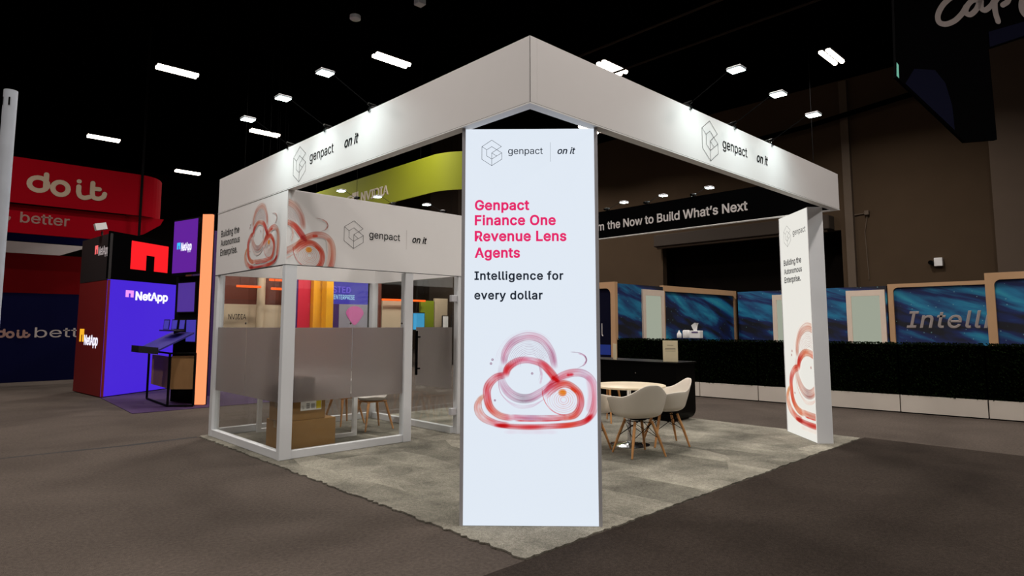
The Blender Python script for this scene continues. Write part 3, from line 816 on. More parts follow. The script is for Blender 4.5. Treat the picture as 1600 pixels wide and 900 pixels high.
# boxes stacked inside
def carton(name, label, lo, hi, mat, rz=0, lbl=False, openf=False, grp='cardboard boxes stacked in the glass room'):
    cx, cy = (lo[0]+hi[0])/2, (lo[1]+hi[1])/2
    t = thing(name, label, 'box', (cx,cy,lo[2]), grp)
    h = hi[2]-lo[2]
    if not openf:
        MB().box(lo, hi, .004).build('body', mat, t)
        MB().box((lo[0]-.0012,cy-.03,hi[2]-.08), (hi[0]+.0012,cy+.03,hi[2]+.0012)).build('tape', 'tape', t)
    else:
        b = MB(); w_ = .006
        b.box(lo, (hi[0],hi[1],lo[2]+w_)); b.box((lo[0],lo[1],lo[2]+w_), (hi[0],lo[1]+w_,hi[2])); b.box((lo[0],hi[1]-w_,lo[2]+w_), (hi[0],hi[1],hi[2]))
        b.box((lo[0],lo[1]+w_,lo[2]+w_), (lo[0]+w_,hi[1]-w_,hi[2])); b.box((hi[0]-w_,lo[1]+w_,lo[2]+w_), (hi[0],hi[1]-w_,hi[2]))
        b.build('body', mat, t)
        for (x0, x1, tilt) in ((lo[0], cx-.01, .02), (cx+.01, hi[0], -.015)):
            MB().add([(x0,lo[1],hi[2]),(x1,lo[1],hi[2]),(x1,lo[1]-.02,hi[2]+.055+tilt),(x0,lo[1]-.02,hi[2]+.055-tilt),(x0,lo[1]+.005,hi[2]),(x1,lo[1]+.005,hi[2]),(x1,lo[1]-.015,hi[2]+.055+tilt),(x0,lo[1]-.015,hi[2]+.055-tilt)], [(0,1,2,3),(7,6,5,4),(3,2,6,7),(0,3,7,4),(1,5,6,2)]).build('flap', mat, t)
        MB().box((cx-.03,lo[1]-.0012,lo[2]+.01), (cx+.02,lo[1]-.0002,hi[2])).build('tape', 'tape', t)
    if lbl:
        fr = Frame((0,lo[1],0), (1,0,0), (0,-1,0)); z = lo[2]+.105
        x = lo[0]+.205
        lb_ = MB().add([fr.p(x,z,.0015),fr.p(x+.255,z,.0015),fr.p(x+.255,z+.11,.0015),fr.p(x,z+.11,.0015)], [(0,1,2,3)]).build('shipping_label', 'label_white', t)
        MB().add([fr.p(x+.19,z+.012,.003),fr.p(x+.25,z+.012,.003),fr.p(x+.25,z+.104,.003),fr.p(x+.19,z+.104,.003)], [(0,1,2,3)]).build('yellow_patch', 'label_yellow', lb_)
        ink = MB()
        for k in range(9): ink.add([fr.p(x+.128+k*.005,z+.02,.003),fr.p(x+.1305+k*.005,z+.02,.003),fr.p(x+.1305+k*.005,z+.075,.003),fr.p(x+.128+k*.005,z+.075,.003)], [(0,1,2,3)])
        for k in range(6): ink.add([fr.p(x+.07,z+.02+k*.011,.003),fr.p(x+.11,z+.02+k*.011,.003),fr.p(x+.11,z+.026+k*.011,.003),fr.p(x+.07,z+.026+k*.011,.003)], [(0,1,2,3)])
        for k in range(3): ink.add([fr.p(x+.02,z+.02+k*.014,.003),fr.p(x+.045-k*.006,z+.02+k*.014,.003),fr.p(x+.045-k*.006,z+.024+k*.014,.003),fr.p(x+.02,z+.024+k*.014,.003)], [(0,1,2,3)])
        ink.build('label_print', 'label_ink', lb_)
    return t
carton('cardboard_box', 'large brown cardboard box at the bottom of the stack in the glass room', (.10,3.96,FZ), (.735,4.42,.40), 'cardboard')
carton('cardboard_box', 'brown cardboard box with a white and yellow shipping label, middle of the stack', (.09,3.965,.402), (.60,4.33,.62), 'cardboard', lbl=True)
carton('cardboard_box', 'open-topped cardboard box behind the frosted band, topmost of the stack', (.10,3.98,.622), (.47,4.25,.83), 'cardboard_dark', openf=True)

# white table with loop legs
tb = thing('meeting_table', 'white meeting table on square loop legs inside the glass room', 'table', (1.02,5.15,FZ))
MB().box((.55,4.66,.72), (1.46,5.9,.75), .005).build('tabletop', 'white_laminate', tb)
for y in (4.68, 5.82):
    m_ = MB().box((1.385,y,FZ), (1.44,y+.05,.718)).box((.57,y,FZ), (.625,y+.05,.718)).box((.626,y,FZ), (1.384,y+.05,FZ+.045)).box((.626,y,.67), (1.384,y+.05,.718))
    m_.build('leg', 'white_laminate', tb)

# ================================================================== CHAIRS
def shell(mode, mat, parent):
    nt_, nr = 72, 12; vs = []; fs = []
    for j in range(nr+1):
        t = j/nr
        for i in range(nt_):
            th = 2*PI*i/nt_; c, si = math.cos(th), math.sin(th)      # th=0 -> front (+X)
            a = abs((th+PI) % (2*PI)-PI)                              # 0 front .. pi back
            def ss(x, e0, e1): x = max(0, min(1, (x-e0)/(e1-e0))); return x*x*(3-2*x)
            if mode == 'arm':
                rim = .438+.205*ss(a, .66, .98)+.03*ss(a, .98, 1.7)+.135*ss(a, 1.95, PI-.15)
                R = .245+.072*ss(a, .25, .8)-.05*ss(a, 1.5, PI)
                flare = .03*math.exp(-((a-1.15)/.4)**2)
            else:
                rim = .455+.02*math.exp(-((a-1.2)/.5)**2)+.36*ss(a, 1.75, PI-.35)
                R = .225+.01*ss(a, .4, 1.3)-.01*ss(a, 1.5, PI); flare = 0
            k = (t/.62) if t < .62 else 1
            r = R*(math.sin(k*PI/2)**.92)*(.86 if t < .62 else .86+.14*((t-.62)/.38)) 
            r += flare*max(0, (t-.6)/.4)**1.4
            z = .415+(rim-.415)*(t**2.4 if mode == 'arm' else t**3)
            x = r*c*(1.0)-.03*(z-.43)/.4*(1 if a > 1.5 else 0)-.0
            if a > PI*.6: x -= .10*max(0, (z-.5))*ss(a, PI*.6, PI)
            vs.append((x, r*si*1.04, z))
            if j == 0: vs[-1] = (0, 0, .412)
    for j in range(nr):
        for i in range(nt_):
            a0, a1 = j*nt_+i, j*nt_+(i+1) % nt_
            fs.append((a0, a1, a1+nt_, a0+nt_))
    # collapse the first ring into one vertex
    v2 = [vs[0]]+vs[nt_:]; g = lambda q: 0 if q < nt_ else q-nt_+1
    f2 = []
    for f in fs:
        q = []
        for x in map(g, f):
            if x not in q: q.append(x)
        f2.append(tuple(q))
    mb = MB(); mb.v = v2; mb.f = f2
    o = mb.build('seat_shell', mat, parent, smooth=True, solid=.009, subdiv=1)
    return o
def make_armchair():
    t = thing('armchair', '-', 'chair')
    shell('arm', 'chair_shell', t)
    feet = [(.22,.215),(.22,-.215),(-.215,.215),(-.215,-.215)]
    for fx_, fy_ in feet:
        MB().tube([(fx_*.5,fy_*.5,.385),(fx_*.76,fy_*.76,.2),(fx_,fy_,.005)], [.0155,.0165,.011], 10).build('leg', 'wood_oak', t, smooth=True)
    wb = MB(); tp = [(fx_*.52, fy_*.52, .37) for fx_, fy_ in feet]; lo = [(fx_*.76, fy_*.76, .2) for fx_, fy_ in feet]
    for a, b in ((0,1),(1,3),(3,2),(2,0)): wb.tube([tp[a], lo[b]], .0038, 6).tube([lo[a], tp[b]], .0038, 6)
    wb.tube([tp[0], tp[3]], .005, 6).tube([tp[1], tp[2]], .005, 6)
    wb.build('wire_brace', 'black_matte', t, smooth=True)
    MB().lathe([(.09,.393),(.1,.402),(.09,.41)], n=16).build('seat_mount', 'black_matte', t)
    return t
def make_sidechair():
    t = thing('side_chair', '-', 'chair')
    shell('side', 'side_chair_shell', t)
    MB().box((-.15,-.15,.385), (.16,.15,.405), .01).build('seat_frame', 'wood_oak', t)
    for fx_, fy_ in ((.22,.2),(.22,-.2),(-.22,.2),(-.22,-.2)):
        MB().tube([(fx_*.58,fy_*.58,.40),(fx_,fy_,.005)], [.021,.012], 10).build('leg', 'wood_oak', t, smooth=True)
    return t
ac = make_armchair()
for k, (x, y, a, lb) in enumerate(((3.10,1.335,66,'white shell armchair with its back to the viewer, in front of the round table'),
                       (3.87,1.47,143,'white shell armchair on wooden legs at the right of the round table, turned sideways'),
                       (2.99,2.02,-22,'white shell armchair half hidden behind the edge of the front screen totem'))):
    t = ac if k == 0 else copy_tree(ac)
    t.location = (x,y,FZ); t.rotation_euler = (0,0,math.radians(a)); tag(t, lb, 'chair', 'white shell armchairs round the table')
sc_ = make_sidechair()
for k, (x, y, a, lb) in enumerate(((1.87,5.0,178,'pale shell chair on wooden legs in the glass room, nearest the open door'),
                       (1.80,5.68,190,'pale wooden-legged chair in the glass room, farther one behind the table loop leg'))):
    t = sc_ if k == 0 else copy_tree(sc_)
    t.location = (x,y,FZ); t.rotation_euler = (0,0,math.radians(a)); tag(t, lb, 'chair', 'wooden legged chairs in the glass room')
# round table
rtb = thing('round_table', 'round pale table on a chrome pedestal between the white armchairs', 'table', (3.53,1.77,FZ))
c = (3.53,1.77,0)
MB().lathe([(.40,.712),(.447,.722),(.452,.73),(.45,.74),(.445,.742)], c, 48).build('tabletop', 'tabletop', rtb, smooth=True)
MB().lathe([(.03,.04),(.027,.06),(.027,.70),(.07,.711)], c, 20).build('pedestal', 'chrome', rtb, smooth=True)
MB().lathe([(.24,FZ),(.245,FZ+.006),(.2,FZ+.016),(.06,FZ+.03),(.03,FZ+.05)], c, 40).build('foot_disc', 'chrome', rtb, smooth=True)
# wooden stool further back
st = thing('wooden_stool', 'tall wooden legged stool behind the round table, in front of the black counter', 'stool', (4.85,3.1,FZ))
MB().lathe([(.13,.57),(.14,.575),(.14,.585),(.13,.59)], (4.85,3.1,0), 28).build('seat', 'chair_shell', st, smooth=True)
for fx_, fy_ in ((.17,.17),(.17,-.17),(-.17,.17),(-.17,-.17)):
    MB().tube([(4.85+fx_*.55,3.1+fy_*.55,.57),(4.85+fx_,3.1+fy_,FZ+.004)], [.017,.012], 8).build('leg', 'wood_oak', st, smooth=True)
MB().tube([(4.98,3.23,.25),(4.98,2.97,.25),(4.72,2.97,.25),(4.72,3.23,.25),(4.98,3.23,.25)], .006, 6).build('foot_ring', 'black_matte', st)

# ================================================================== BLACK COUNTER
ct = thing('counter', 'glossy black reception counter with rounded lower end behind the armchairs', 'counter', (5.8,3.4,FZ))
prof = []
r = .16; y0, y1, zt = 2.32, 4.6, .885
prof = [(y1,FZ)]+[(y0+r-r*math.sin(t), FZ+r-r*math.cos(t)) for t in np.linspace(0, PI/2, 8)]+[(y0,zt),(y1,zt)]
o = MB().prism([(5.5,y,z) for y, z in prof], (.55,0,0)).build('body', 'black_gloss', ct); fix_normals(o)
MB().box((5.47,2.29,.886), (6.07,4.62,.91), .004).build('worktop', 'black_gloss', ct)
MB().tube([(5.495,3.05,.72),(5.485,3.05,.72)], .01, 8).build('lock', 'chrome', ct)
# cards on the counter
def card(label, x, y, rz, w_, h_, rows):
    t = thing('sign_card', label, 'sign', (x,y,.911), 'small cards on the counter')
    b = MB().box((-.004,-w_/2,.004), (.004,w_/2,h_), .001).build('card', 'card_beige', None); b.parent = t
    b = MB().box((-.03,-w_/2-.005,0), (.03,w_/2+.005,.004)).build('stand', 'clear_glass', None); b.parent = t
    if rows:
        fr = Frame((-.004,0,0), (0,-1,0), (-1,0,0)); ink = MB()
        for u0, u1, v0, v1 in rows: ink.add([fr.p(u0,v0,.001),fr.p(u1,v0,.001),fr.p(u1,v1,.001),fr.p(u0,v1,.001)], [(0,1,2,3)])
        q = ink.build('card_print', 'card_ink', None); q.parent = t
    t.rotation_euler = (0,0,rz)
card('beige upright info card standing on the black counter by its rounded end', 5.60, 2.47, .35, .23, .33, [(-.05,.05,.255,.262),(-.08,.08,.205,.213),(-.085,.085,.185,.19),(-.08,.08,.165,.172)])
card('narrow pale card seen edge-on on the counter next to the front screen', 5.55, 3.50, -.68, .21, .26, None)

# ================================================================== HEDGE PLANTERS
def hx(y): return 9.24-.085*(y-1)
def planter(ya, yb, label):
    t = thing('hedge_planter', label, 'hedge', (hx((ya+yb)/2)+.25,(ya+yb)/2,0), 'white based hedge planters in a row')
    xa, xb = hx(ya), hx(yb); g = .009
    d = Vector((xb-xa, yb-ya, 0)); e = d.normalized(); nx = V(e.y, -e.x, 0)
    if nx.x < 0: nx = -nx
    a = V(xa, ya, 0)+e*g; L_ = d.length-2*g
    MB().obox(a+V(0,0,.02), e*L_, nx*.4, V(0,0,.28)).build('base_box', 'planter_white', t)
    MB().obox(a+nx*.02+V(0,0,0), e*L_, nx*.36, V(0,0,.02)).build('plinth', 'black_matte', t)
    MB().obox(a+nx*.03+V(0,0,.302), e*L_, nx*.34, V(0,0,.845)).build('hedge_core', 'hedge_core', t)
    lf = MB(); vs = []; fs = []
    for k in range(2600):
        u = random.uniform(.02, L_-.02); f = random.random()
        if f < .62: p = a+e*u+nx*random.uniform(-.01,.035)+V(0,0,random.uniform(.3,1.16))
        elif f < .92: p = a+e*u+nx*random.uniform(-.01,.4)+V(0,0,random.uniform(1.14,1.185))
        else: p = a+e*random.choice((.02,L_-.02))+nx*random.uniform(0,.4)+V(0,0,random.uniform(.3,1.16))
        q = Vector((random.gauss(0,1),random.gauss(0,1),random.gauss(0,1))).normalized(); w2 = q.orthogonal().normalized(); w3 = q.cross(w2)
        sz = random.uniform(.012,.024); n_ = len(vs)
        vs += [tuple(p-w2*sz), tuple(p+w3*sz*.5), tuple(p+w2*sz), tuple(p-w3*sz*.5)]; fs.append((n_,n_+1,n_+2,n_+3))
    lf.v = vs; lf.f = fs
    tag(lf.build('foliage', 'hedge_leaf', t), kind='stuff')
ysl = [5.93,5.13,3.93,2.73,1.535,.34,-.86,-2.06,-3.26]
hl = ['short hedge planter at the left end of the row, behind the black counter', 'hedge planter just right of the short left-end one, behind the counter end',
      'hedge planter with white base right of the black counter, behind the sideways armchair', 'hedge planter with white base partly behind the right screen totem, on its left',
      'hedge planter with white base appearing right of the right screen totem', 'hedge planter with white base under the start of the big word sign',
      'hedge planter with white base at the right edge of the picture', 'hedge planter beyond the right edge of the picture']
for k in range(7): planter(ysl[k+1], ysl[k], hl[k])
# tissue box, bottles on the hedge row
zt = 1.205
def onhedge(px, d): return px
tx = thing('tissue_box', 'white tissue box with a tissue sticking up, on top of the hedge', 'tissue box', (9.25,4.15,zt))
MB().box((9.19,4.0,zt), (9.31,4.26,zt+.16), .006).build('carton', 'tissue', tx)
MB().add([(9.22,4.09,zt+.16),(9.24,4.18,zt+.16),(9.21,4.22,zt+.27),(9.25,4.16,zt+.33),(9.23,4.05,zt+.32),(9.27,4.1,zt+.27)], [(0,1,2,3,4,5),(0,5,1),(1,5,3,2)]).build('tissue', 'tissue', tx)
MB().box((9.186,4.05,zt+.11), (9.1895,4.2,zt+.14)).build('printed_stripe', 'ink_purple', tx)
bt = thing('wipes_tub', 'white tub of wipes between the bottle and the tissue box on the hedge', 'tub', (9.25,4.36,zt))
MB().lathe([(.075,0),(.08,.01),(.08,.15),(.07,.165),(.05,.17)], (9.25,4.36,zt), 20).build('tub', 'tissue', bt, smooth=True)
bo = thing('spray_bottle', 'small white pointed bottle at the left of the tissue box on the hedge', 'bottle', (9.25,4.54,zt))
MB().lathe([(.045,0),(.05,.01),(.05,.09),(.02,.13),(.008,.165)], (9.25,4.54,zt), 16).build('bottle', 'tissue', bo, smooth=True)

# ================================================================== MEETING PODS BEHIND THE HEDGE
PZ = 2.6
def framed(name, label, o, e, n, width, inner, fw_=.14, top=.16, bot=.0, rad=.16, inner_mat='nebula_print', grp='wood framed pod walls', rl=True, rr=True, height=PZ, fl_=None, frr=None):
    """wood frame with rounded inner upper corners, print recessed in it"""
    o, e, n = Vector(o), Vector(e), Vector(n)
    t = thing(name, label, 'pod wall', tuple(o+e*width/2), grp)
    a0 = fw_ if fl_ is None else fl_; a1 = width-(fw_ if frr is None else frr); z1 = height-top
    inn = [(a0,0.0)]
    if rl: inn += [(a0+rad-rad*math.cos(q), z1-rad+rad*math.sin(q)) for q in np.linspace(0, PI/2, 7)]
    else: inn += [(a0, z1)]
    if rr: inn += [(a1-rad+rad*math.sin(q), z1-rad+rad*math.cos(q)) for q in np.linspace(0, PI/2, 7)]
    else: inn += [(a1, z1)]
    inn += [(a1,0.0)]
    out = []
    nI = len(inn)
    for i, (x, z) in enumerate(inn):
        if i == 0: out.append((0,0))
        elif i == nI-1: out.append((width,0))
        elif z >= z1-1e-6 or x > a0+rad*.3 and x < a1-rad*.3: out.append((x if a0+1e-3 < x < a1-1e-3 else (0 if x < width/2 else width), height))
        else: out.append((0 if x < width/2 else width, z))
    # make outer corners exact
    P3 = lambda u, z, d: o+e*u+n*d+V(0,0,z)
    mb = MB()
    th = .12
    for d0 in (0, -th):
        pass
    ring = inn; # build as triangulated strips front/back plus inner and outer walls
    vs = []; fs = []
    corners_l = None
    for (x, z), (X, Z) in zip(inn, out): vs += [P3(x,z,0), P3(X,Z,0), P3(x,z,-th), P3(X,Z,-th)]
    for i in range(nI-1):
        b = i*4; c2 = b+4
        fs += [(b, b+1, c2+1, c2), (b+2, c2+2, c2+3, b+3), (b, c2, c2+2, b+2), (b+1, b+3, c2+3, c2+1)]
    mb.add(vs, fs)
    # corner fillers
    for i in range(nI-1):
        (X0, Z0), (X1, Z1) = out[i], out[i+1]
        if abs(X0-X1) > 1e-6 and abs(Z0-Z1) > 1e-6:
            cx = X0 if abs(X0) < 1e-6 or abs(X0-width) < 1e-6 else X1
            mb.prism([P3(X0,Z0,0), P3(cx,height,0), P3(X1,Z1,0)], -n*th)
    f = mb.build('wood_frame', 'wood_frame', t); fix_normals(f)
    pnl = MB().obox(o+e*(a0-.01)-n*.06, e*(a1-a0+.02), -n*.05, V(0,0,z1+.01)).build('printed_panel', inner_mat, t)
    return t, pnl
def plainwall(label, o, e, n, width, window=None, grp='pod walls with glazed doors', height=PZ-.04):
    o, e, n = Vector(o), Vector(e), Vector(n)
    t = thing('pod_wall', label, 'pod wall', tuple(o+e*width/2), grp)
    MB().obox(o, e*width, -n*.1, V(0,0,height)).build('printed_panel', 'nebula_print', t)
    for k, (a, b, z) in enumerate(window or ()):
        fr = MB(); w_ = .13
        fr.obox(o+e*a+n*.001, e*w_, n*.05, V(0,0,z)).obox(o+e*(b-w_)+n*.001, e*w_, n*.05, V(0,0,z)).obox(o+e*(a+w_)+n*.001+V(0,0,z-.16), e*(b-a-2*w_), n*.05, V(0,0,.16))
        f = fr.build('door_frame', 'pod_door_white', t)
        MB().obox(o+e*(a+w_)+n*.002+V(0,0,.02), e*(b-a-2*w_), n*.02, V(0,0,z-.181)).build('lit_glass', 'window_glow', t)
    return t
# pod A (left): front navy panel and nebula side
tA, pA = framed('pod_wall', 'wood framed navy pod wall beside the edge of the front screen totem', (10.09,9.4,0), (0,-1,0), (-1,0,0), 2.5, None, inner_mat='navy_panel')
FA = Frame((10.09+.06,0,0), (0,-1,0), (-1,0,0))
text('l', FA, -7.385, 1.2, .05, 'text_white', pA, off=.004, height=.33)
MB().obox(FA.p(-9.2,.72,.003), Vector((0,-1,0))*2.1, V(-.003,0,0), V(0,0,.26)).build('blue_stripe', 'blue_stripe', pA)
plainwall('blue starry pod wall with a glazed door, left of the tissue box', (10.2,6.9,0), (1,0,0), (0,-1,0), 2.12, [(1.07,2.1,2.45)])
framed('pod_wall', 'wood framed blue starry pod wall behind the tissue box', (12.34,6.9,0), (1,0,0), (0,-1,0), 4.3, None, rl=False, rr=True, fl_=.08, frr=.1)
plainwall('blue starry pod wall with a glazed door half hidden by the right screen totem', (16.5,6.78,0), (0,-1,0), (-1,0,0), 2.2, [(1.15,2.15,2.42)])
plainwall('blue starry pod wall with a glazed door right of the right screen totem', (16.4,4.3,0), (0,-1,0), (-1,0,0), 1.88, [(.85,1.84,2.46)])
tC, pC = framed('pod_wall', 'wood framed blue pod wall carrying large pale italic lettering', (16.35,2.38,0), (0,-1,0), (-1,0,0), 3.6, None, rl=True, rr=False, fl_=.13, frr=.1, top=.1, rad=.12)
FC = Frame((16.35+.06,0,0), (0,-1,0), (-1,0,0))
text('Intelli', FC, -1.99, 1.42, 1.86, 'text_grey', pC, shear=.22, bold=.012, off=.005, height=.46, spacing=1.1)
framed('pod_wall', 'nearer wood framed blue starry pod wall at the right edge of the picture', (13.72,-.22,0), (0,-1,0), (-1,0,0), 3.2, None, rl=True, rr=True, fl_=.16, top=.15, rad=.12)

# ================================================================== HALL WALL DETAILS
hs = thing('rolling_door_housing', 'long brown rolling door housing across the top of the dark opening', 'door housing', (19.8,8.3,4.75))
MB().box((19.45,4.9,4.75), (19.99,11.9,5.25), .03).build('cover', 'shutter', hs)
MB().tube([(19.6,5,4.72),(19.6,11.8,4.72)], .06, 10).build('roller', 'pipe_brown', hs, smooth=True)
wb = thing('wall_device', 'small white box with a dark lens on the brown hall wall', 'wall device', (19.95,1.95,3.3))
MB().box((19.85,1.8,3.3), (19.99,2.02,3.56), .01).build('case', 'tissue', wb)
MB().tube([(19.8,2.1,3.42),(19.99,2.1,3.42)], .07, 12).build('lens', 'black_gloss', wb)
wb = thing('wall_sensor', 'small pale sensor with a cable on the brown wall beside the vertical pipe', 'wall device', (19.95,3.85,5.2))
MB().box((19.88,3.78,5.15), (19.99,3.92,5.3), .01).build('case', 'pipe_brown', wb)
MB().tube([(19.97,3.85,5.15),(19.97,3.95,4.6),(19.97,3.9,3.0)], .015, 6).tube([(19.97,3.92,5.22),(19.97,4.24,5.2)], .025, 6).build('cable', 'pipe_brown', wb)
hl_ = thing('cylinder_lamp', 'dark cylinder lamp hanging under the right end of the header, far behind', 'lamp', (15.9,4.0,4.35))
MB().tube([(15.9,4.0,4.42),(15.9,4.0,4.72)], .1, 16).build('housing', 'pipe_dark', hl_, smooth=True)
MB().tube([(15.9,4.0,4.39),(15.9,4.0,4.418)], .085, 16).build('lens', 'window_glow', hl_)
MB().tube([(15.9,4.0,4.72),(15.9,4.0,9.98)], .008, 6).build('wire', 'black_matte', hl_)
cs = thing('ceiling_speaker', 'small round grey ceiling speaker high above the left header', 'speaker', (4.31,10.14,8.8))
MB().lathe([(.10,0),(.13,.02),(.13,.1),(.05,.14)], (4.31,10.14,8.8), 20).build('body', 'galv', cs, smooth=True)
MB().tube([(4.31,10.14,8.93),(4.31,10.14,9.98)], .006, 6).build('wire', 'black_matte', cs)
cs = thing('ceiling_speaker', 'small grey ceiling box at the top edge above the left header', 'speaker', (4.97,8.41,8.75))
MB().box((4.87,8.31,8.75), (5.07,8.51,9.0), .01).build('body', 'galv', cs)
MB().tube([(4.97,8.41,9),(4.97,8.41,9.98)], .006, 6).build('wire', 'black_matte', cs)

# ================================================================== HANGING SIGN, UPPER RIGHT
d9 = 9.0; hor = V(math.cos(YAW), math.sin(YAW), 0)
F_C = Frame((3.8,3.2,0), tuple(rt), tuple(-hor))   # plane about 9.2 m out, right of the booth
hg = thing('hanging_sign', 'large black hanging fabric sign with script lettering at the upper right', 'hanging sign', tuple(F_C.p(6.6,4.0,0)))
poly = [(5.139,5.6),(5.134,5.4),(5.122,5.2),(5.949,4.339),(6.091,4.193),(6.571,4.232),(6.551,5.639),(7.098,5.821),(8.6,6.25),(8.6,7.6),(5.2,7.6)]
o = MB().prism([F_C.p(u,v,0) for u, v in poly], tuple(hor*.06)).build('banner', 'black_banner', hg); fix_normals(o); bn = o
MB().add([F_C.p(u,v,.01) for u, v in [(5.25,5.09),(5.945,4.37),(5.93,4.75),(5.85,5.1),(5.71,5.30),(5.40,5.32)]], [(0,1,2,3,4,5)]).build('navy_patch', 'navy_panel', bn)
MB().add([F_C.p(u,v,.01) for u, v in [(6.56,5.66),(7.098,5.84),(8.6,6.27),(8.6,6.5),(6.56,5.9)]], [(0,1,2,3,4)]).build('navy_patch', 'navy_panel', bn)
MB().add([F_C.p(u,v,.012) for u, v in [(5.125,5.21),(5.16,5.17),(5.165,5.38),(5.137,5.42)]], [(0,1,2,3)]).build('edge_light', 'lamp_green', bn)
capg = [spline([(6.30,6.60),(6.22,6.56),(6.05,6.46),(5.90,6.33),(5.81,6.17),(5.82,6.05),(5.92,6.02),(6.05,6.07),(6.17,6.18),(6.25,6.30)], 10),
        spline([(6.46,6.39),(6.36,6.40),(6.27,6.32),(6.23,6.21),(6.30,6.17),(6.40,6.26),(6.47,6.40),(6.47,6.28),(6.53,6.24),(6.63,6.32),(6.68,6.40)], 10),
        spline([(6.70,6.56),(6.68,6.35),(6.68,6.20),(6.71,6.06)], 8), spline([(6.69,6.38),(6.80,6.52),(6.90,6.48),(6.88,6.38),(6.80,6.32)], 10),
        spline([(7.26,6.52),(7.16,6.50),(7.09,6.38),(7.08,6.24),(7.15,6.15),(7.26,6.24),(7.30,6.40)], 10)]
brush(F_C, capg, .085, .014).build('lettering', 'text_grey', bn)
for u in (5.6, 8.2): MB().tube([F_C.p(u,7.6,-.03), F_C.p(u,9.9,-.03)], .01, 6).build('hanging_wire', 'black_matte', hg)

# ================================================================== SILVER UPRIGHT AT THE LEFT
pp = thing('drape_upright', 'galvanised drape pole standing close by at the left edge of the picture', 'pole', (-2.75,.43,0))
MB().tube([(-2.75,.43,.006),(-2.75,.43,2.48)], .025, 20).build('tube', 'galv', pp, smooth=True)
MB().box((-2.97,.21,0), (-2.53,.65,.006)).build('base_plate', 'galv', pp)
for q in (PI*1.05, PI*1.4):
    MB().obox(V(-2.75+.0252*math.cos(q),.43+.0252*math.sin(q),2.41), V(-math.sin(q),math.cos(q),0)*.006, V(math.cos(q),math.sin(q),0)*.0015, V(0,0,.035)).build('slot', 'black_matte', pp)

# ================================================================== RED BANNER AND ITS STAND
YB = 16.5
rb = thing('hanging_banner', 'round-cornered red hanging banner with large pale lettering at the left', 'hanging banner', (-1,YB,4.5))
path = [(-4.5,YB),(1.45,YB)]+[(1.45+.75*math.sin(q), YB+1.4-1.4*math.cos(q)) for q in np.linspace(.1, PI/2, 10)]+[(2.2,YB+5)]
MB().sheet(path, 4.48, 5.62, .04).build('banner_fabric', 'red_fabric', rb)
MB().box((1.41,YB-.05,3.2), (1.47,YB-.022,9.9)).build('hanging_wire', 'black_matte', rb)
FD = Frame((0,YB-.02,0), (1,0,0), (0,-1,0))
K = 1.78/745
def dz(x, y): return (-1.18+(x-185)*K, 5.06-(y-.13*(x-185)-250)*K)   # letter drawing, sheared back to level
def ell(cx, cy, rx, ry, a0=0, a1=2*PI, n=20): return [(cx+rx*math.cos(t), cy+ry*math.sin(t)) for t in np.linspace(a0, a1, n)]
def doit(fr, u0, v0, k, wd, parent, mat, ky=1.15):
    raw = [ell(292,272,80,62), [(356,172),(356,300)], ell(488,288,70,62), [(655,196),(655,196)],
           [(655,248)]+[(x, y) for x, y in spline([(655,300),(672,340),(715,352),(760,338)], 6)],
           [(785,196)]+[(x, y) for x, y in spline([(785,300),(800,336),(850,345),(895,320),(905,290)], 6)], [(785,250),(850,250)]]
    brush(fr, [[(u0+(x-185)*k, v0-(y-350)*k*ky) for x, y in st_] for st_ in raw], wd, .004).build('lettering', mat, parent)
doit(FD, -1.09, 4.80, K*.97, .112, rb, 'banner_text')
lw = thing('fascia_sign', 'dark red lower sign reading better, under the red hanging banner', 'sign', (-1,YB+.2,3.7))
o = MB().prism([(x,YB+.15,z) for x, z in ((-5,3.77),(.9,3.75),(1.6,4.0),(2.0,4.3),(2.08,4.47),(-5,4.47))], (0,.1,0)).build('board', 'red_fabric', lw); fix_normals(o)
FL2 = Frame((0,YB+.15,0), (1,0,0), (0,-1,0))
text('better', FL2, -1.14, 4.03, 1.02, 'lower_text', lw, bold=.012, height=.27)
doit(FL2, -2.2, 4.04, .00118, .06, lw, 'lower_text')
bw = thing('backwall', 'red and navy back wall with pale lettering at the far left', 'exhibition wall', (-2,18.1,0))
nv = MB().box((-6,18,0), (2.6,18.12,2.33)).build('lower_panel', 'navy_wall', bw)
MB().box((-6,18,2.332), (2.6,18.12,3.38)).build('middle_panel', 'red_wall', bw)
o = MB().prism([(-6,18,3.382),(-.1,18,3.382),(.6,18,3.68),(-6,18,3.7)], (0,.12,0)).build('upper_panel', 'text_white', bw); fix_normals(o)
MB().box((-6,18,3.702), (.9,18.12,4.3)).build('top_panel', 'blue_wall', bw)
FN = Frame((0,18,0), (1,0,0), (0,-1,0))
doit(FN, -1.32, 1.17, .00095, .055, nv, 'lower_text'); text('better', FN, -.52, 1.16, 1.5, 'text_grey', nv, bold=.0, height=.27)
sl = thing('spotlight', 'small white spotlight perched on the black top of the corner tower', 'spotlight', (-.05,12.9,3.46))
MB().obox((-.2,12.8,3.50), (.2,0,.05), (0,.16,0), (-.04,0,.14)).build('head', 'tissue', sl)
MB().tube([(-.08,12.9,3.412),(-.08,12.9,3.5)], .02, 8).build('bracket', 'pipe_dark', sl)

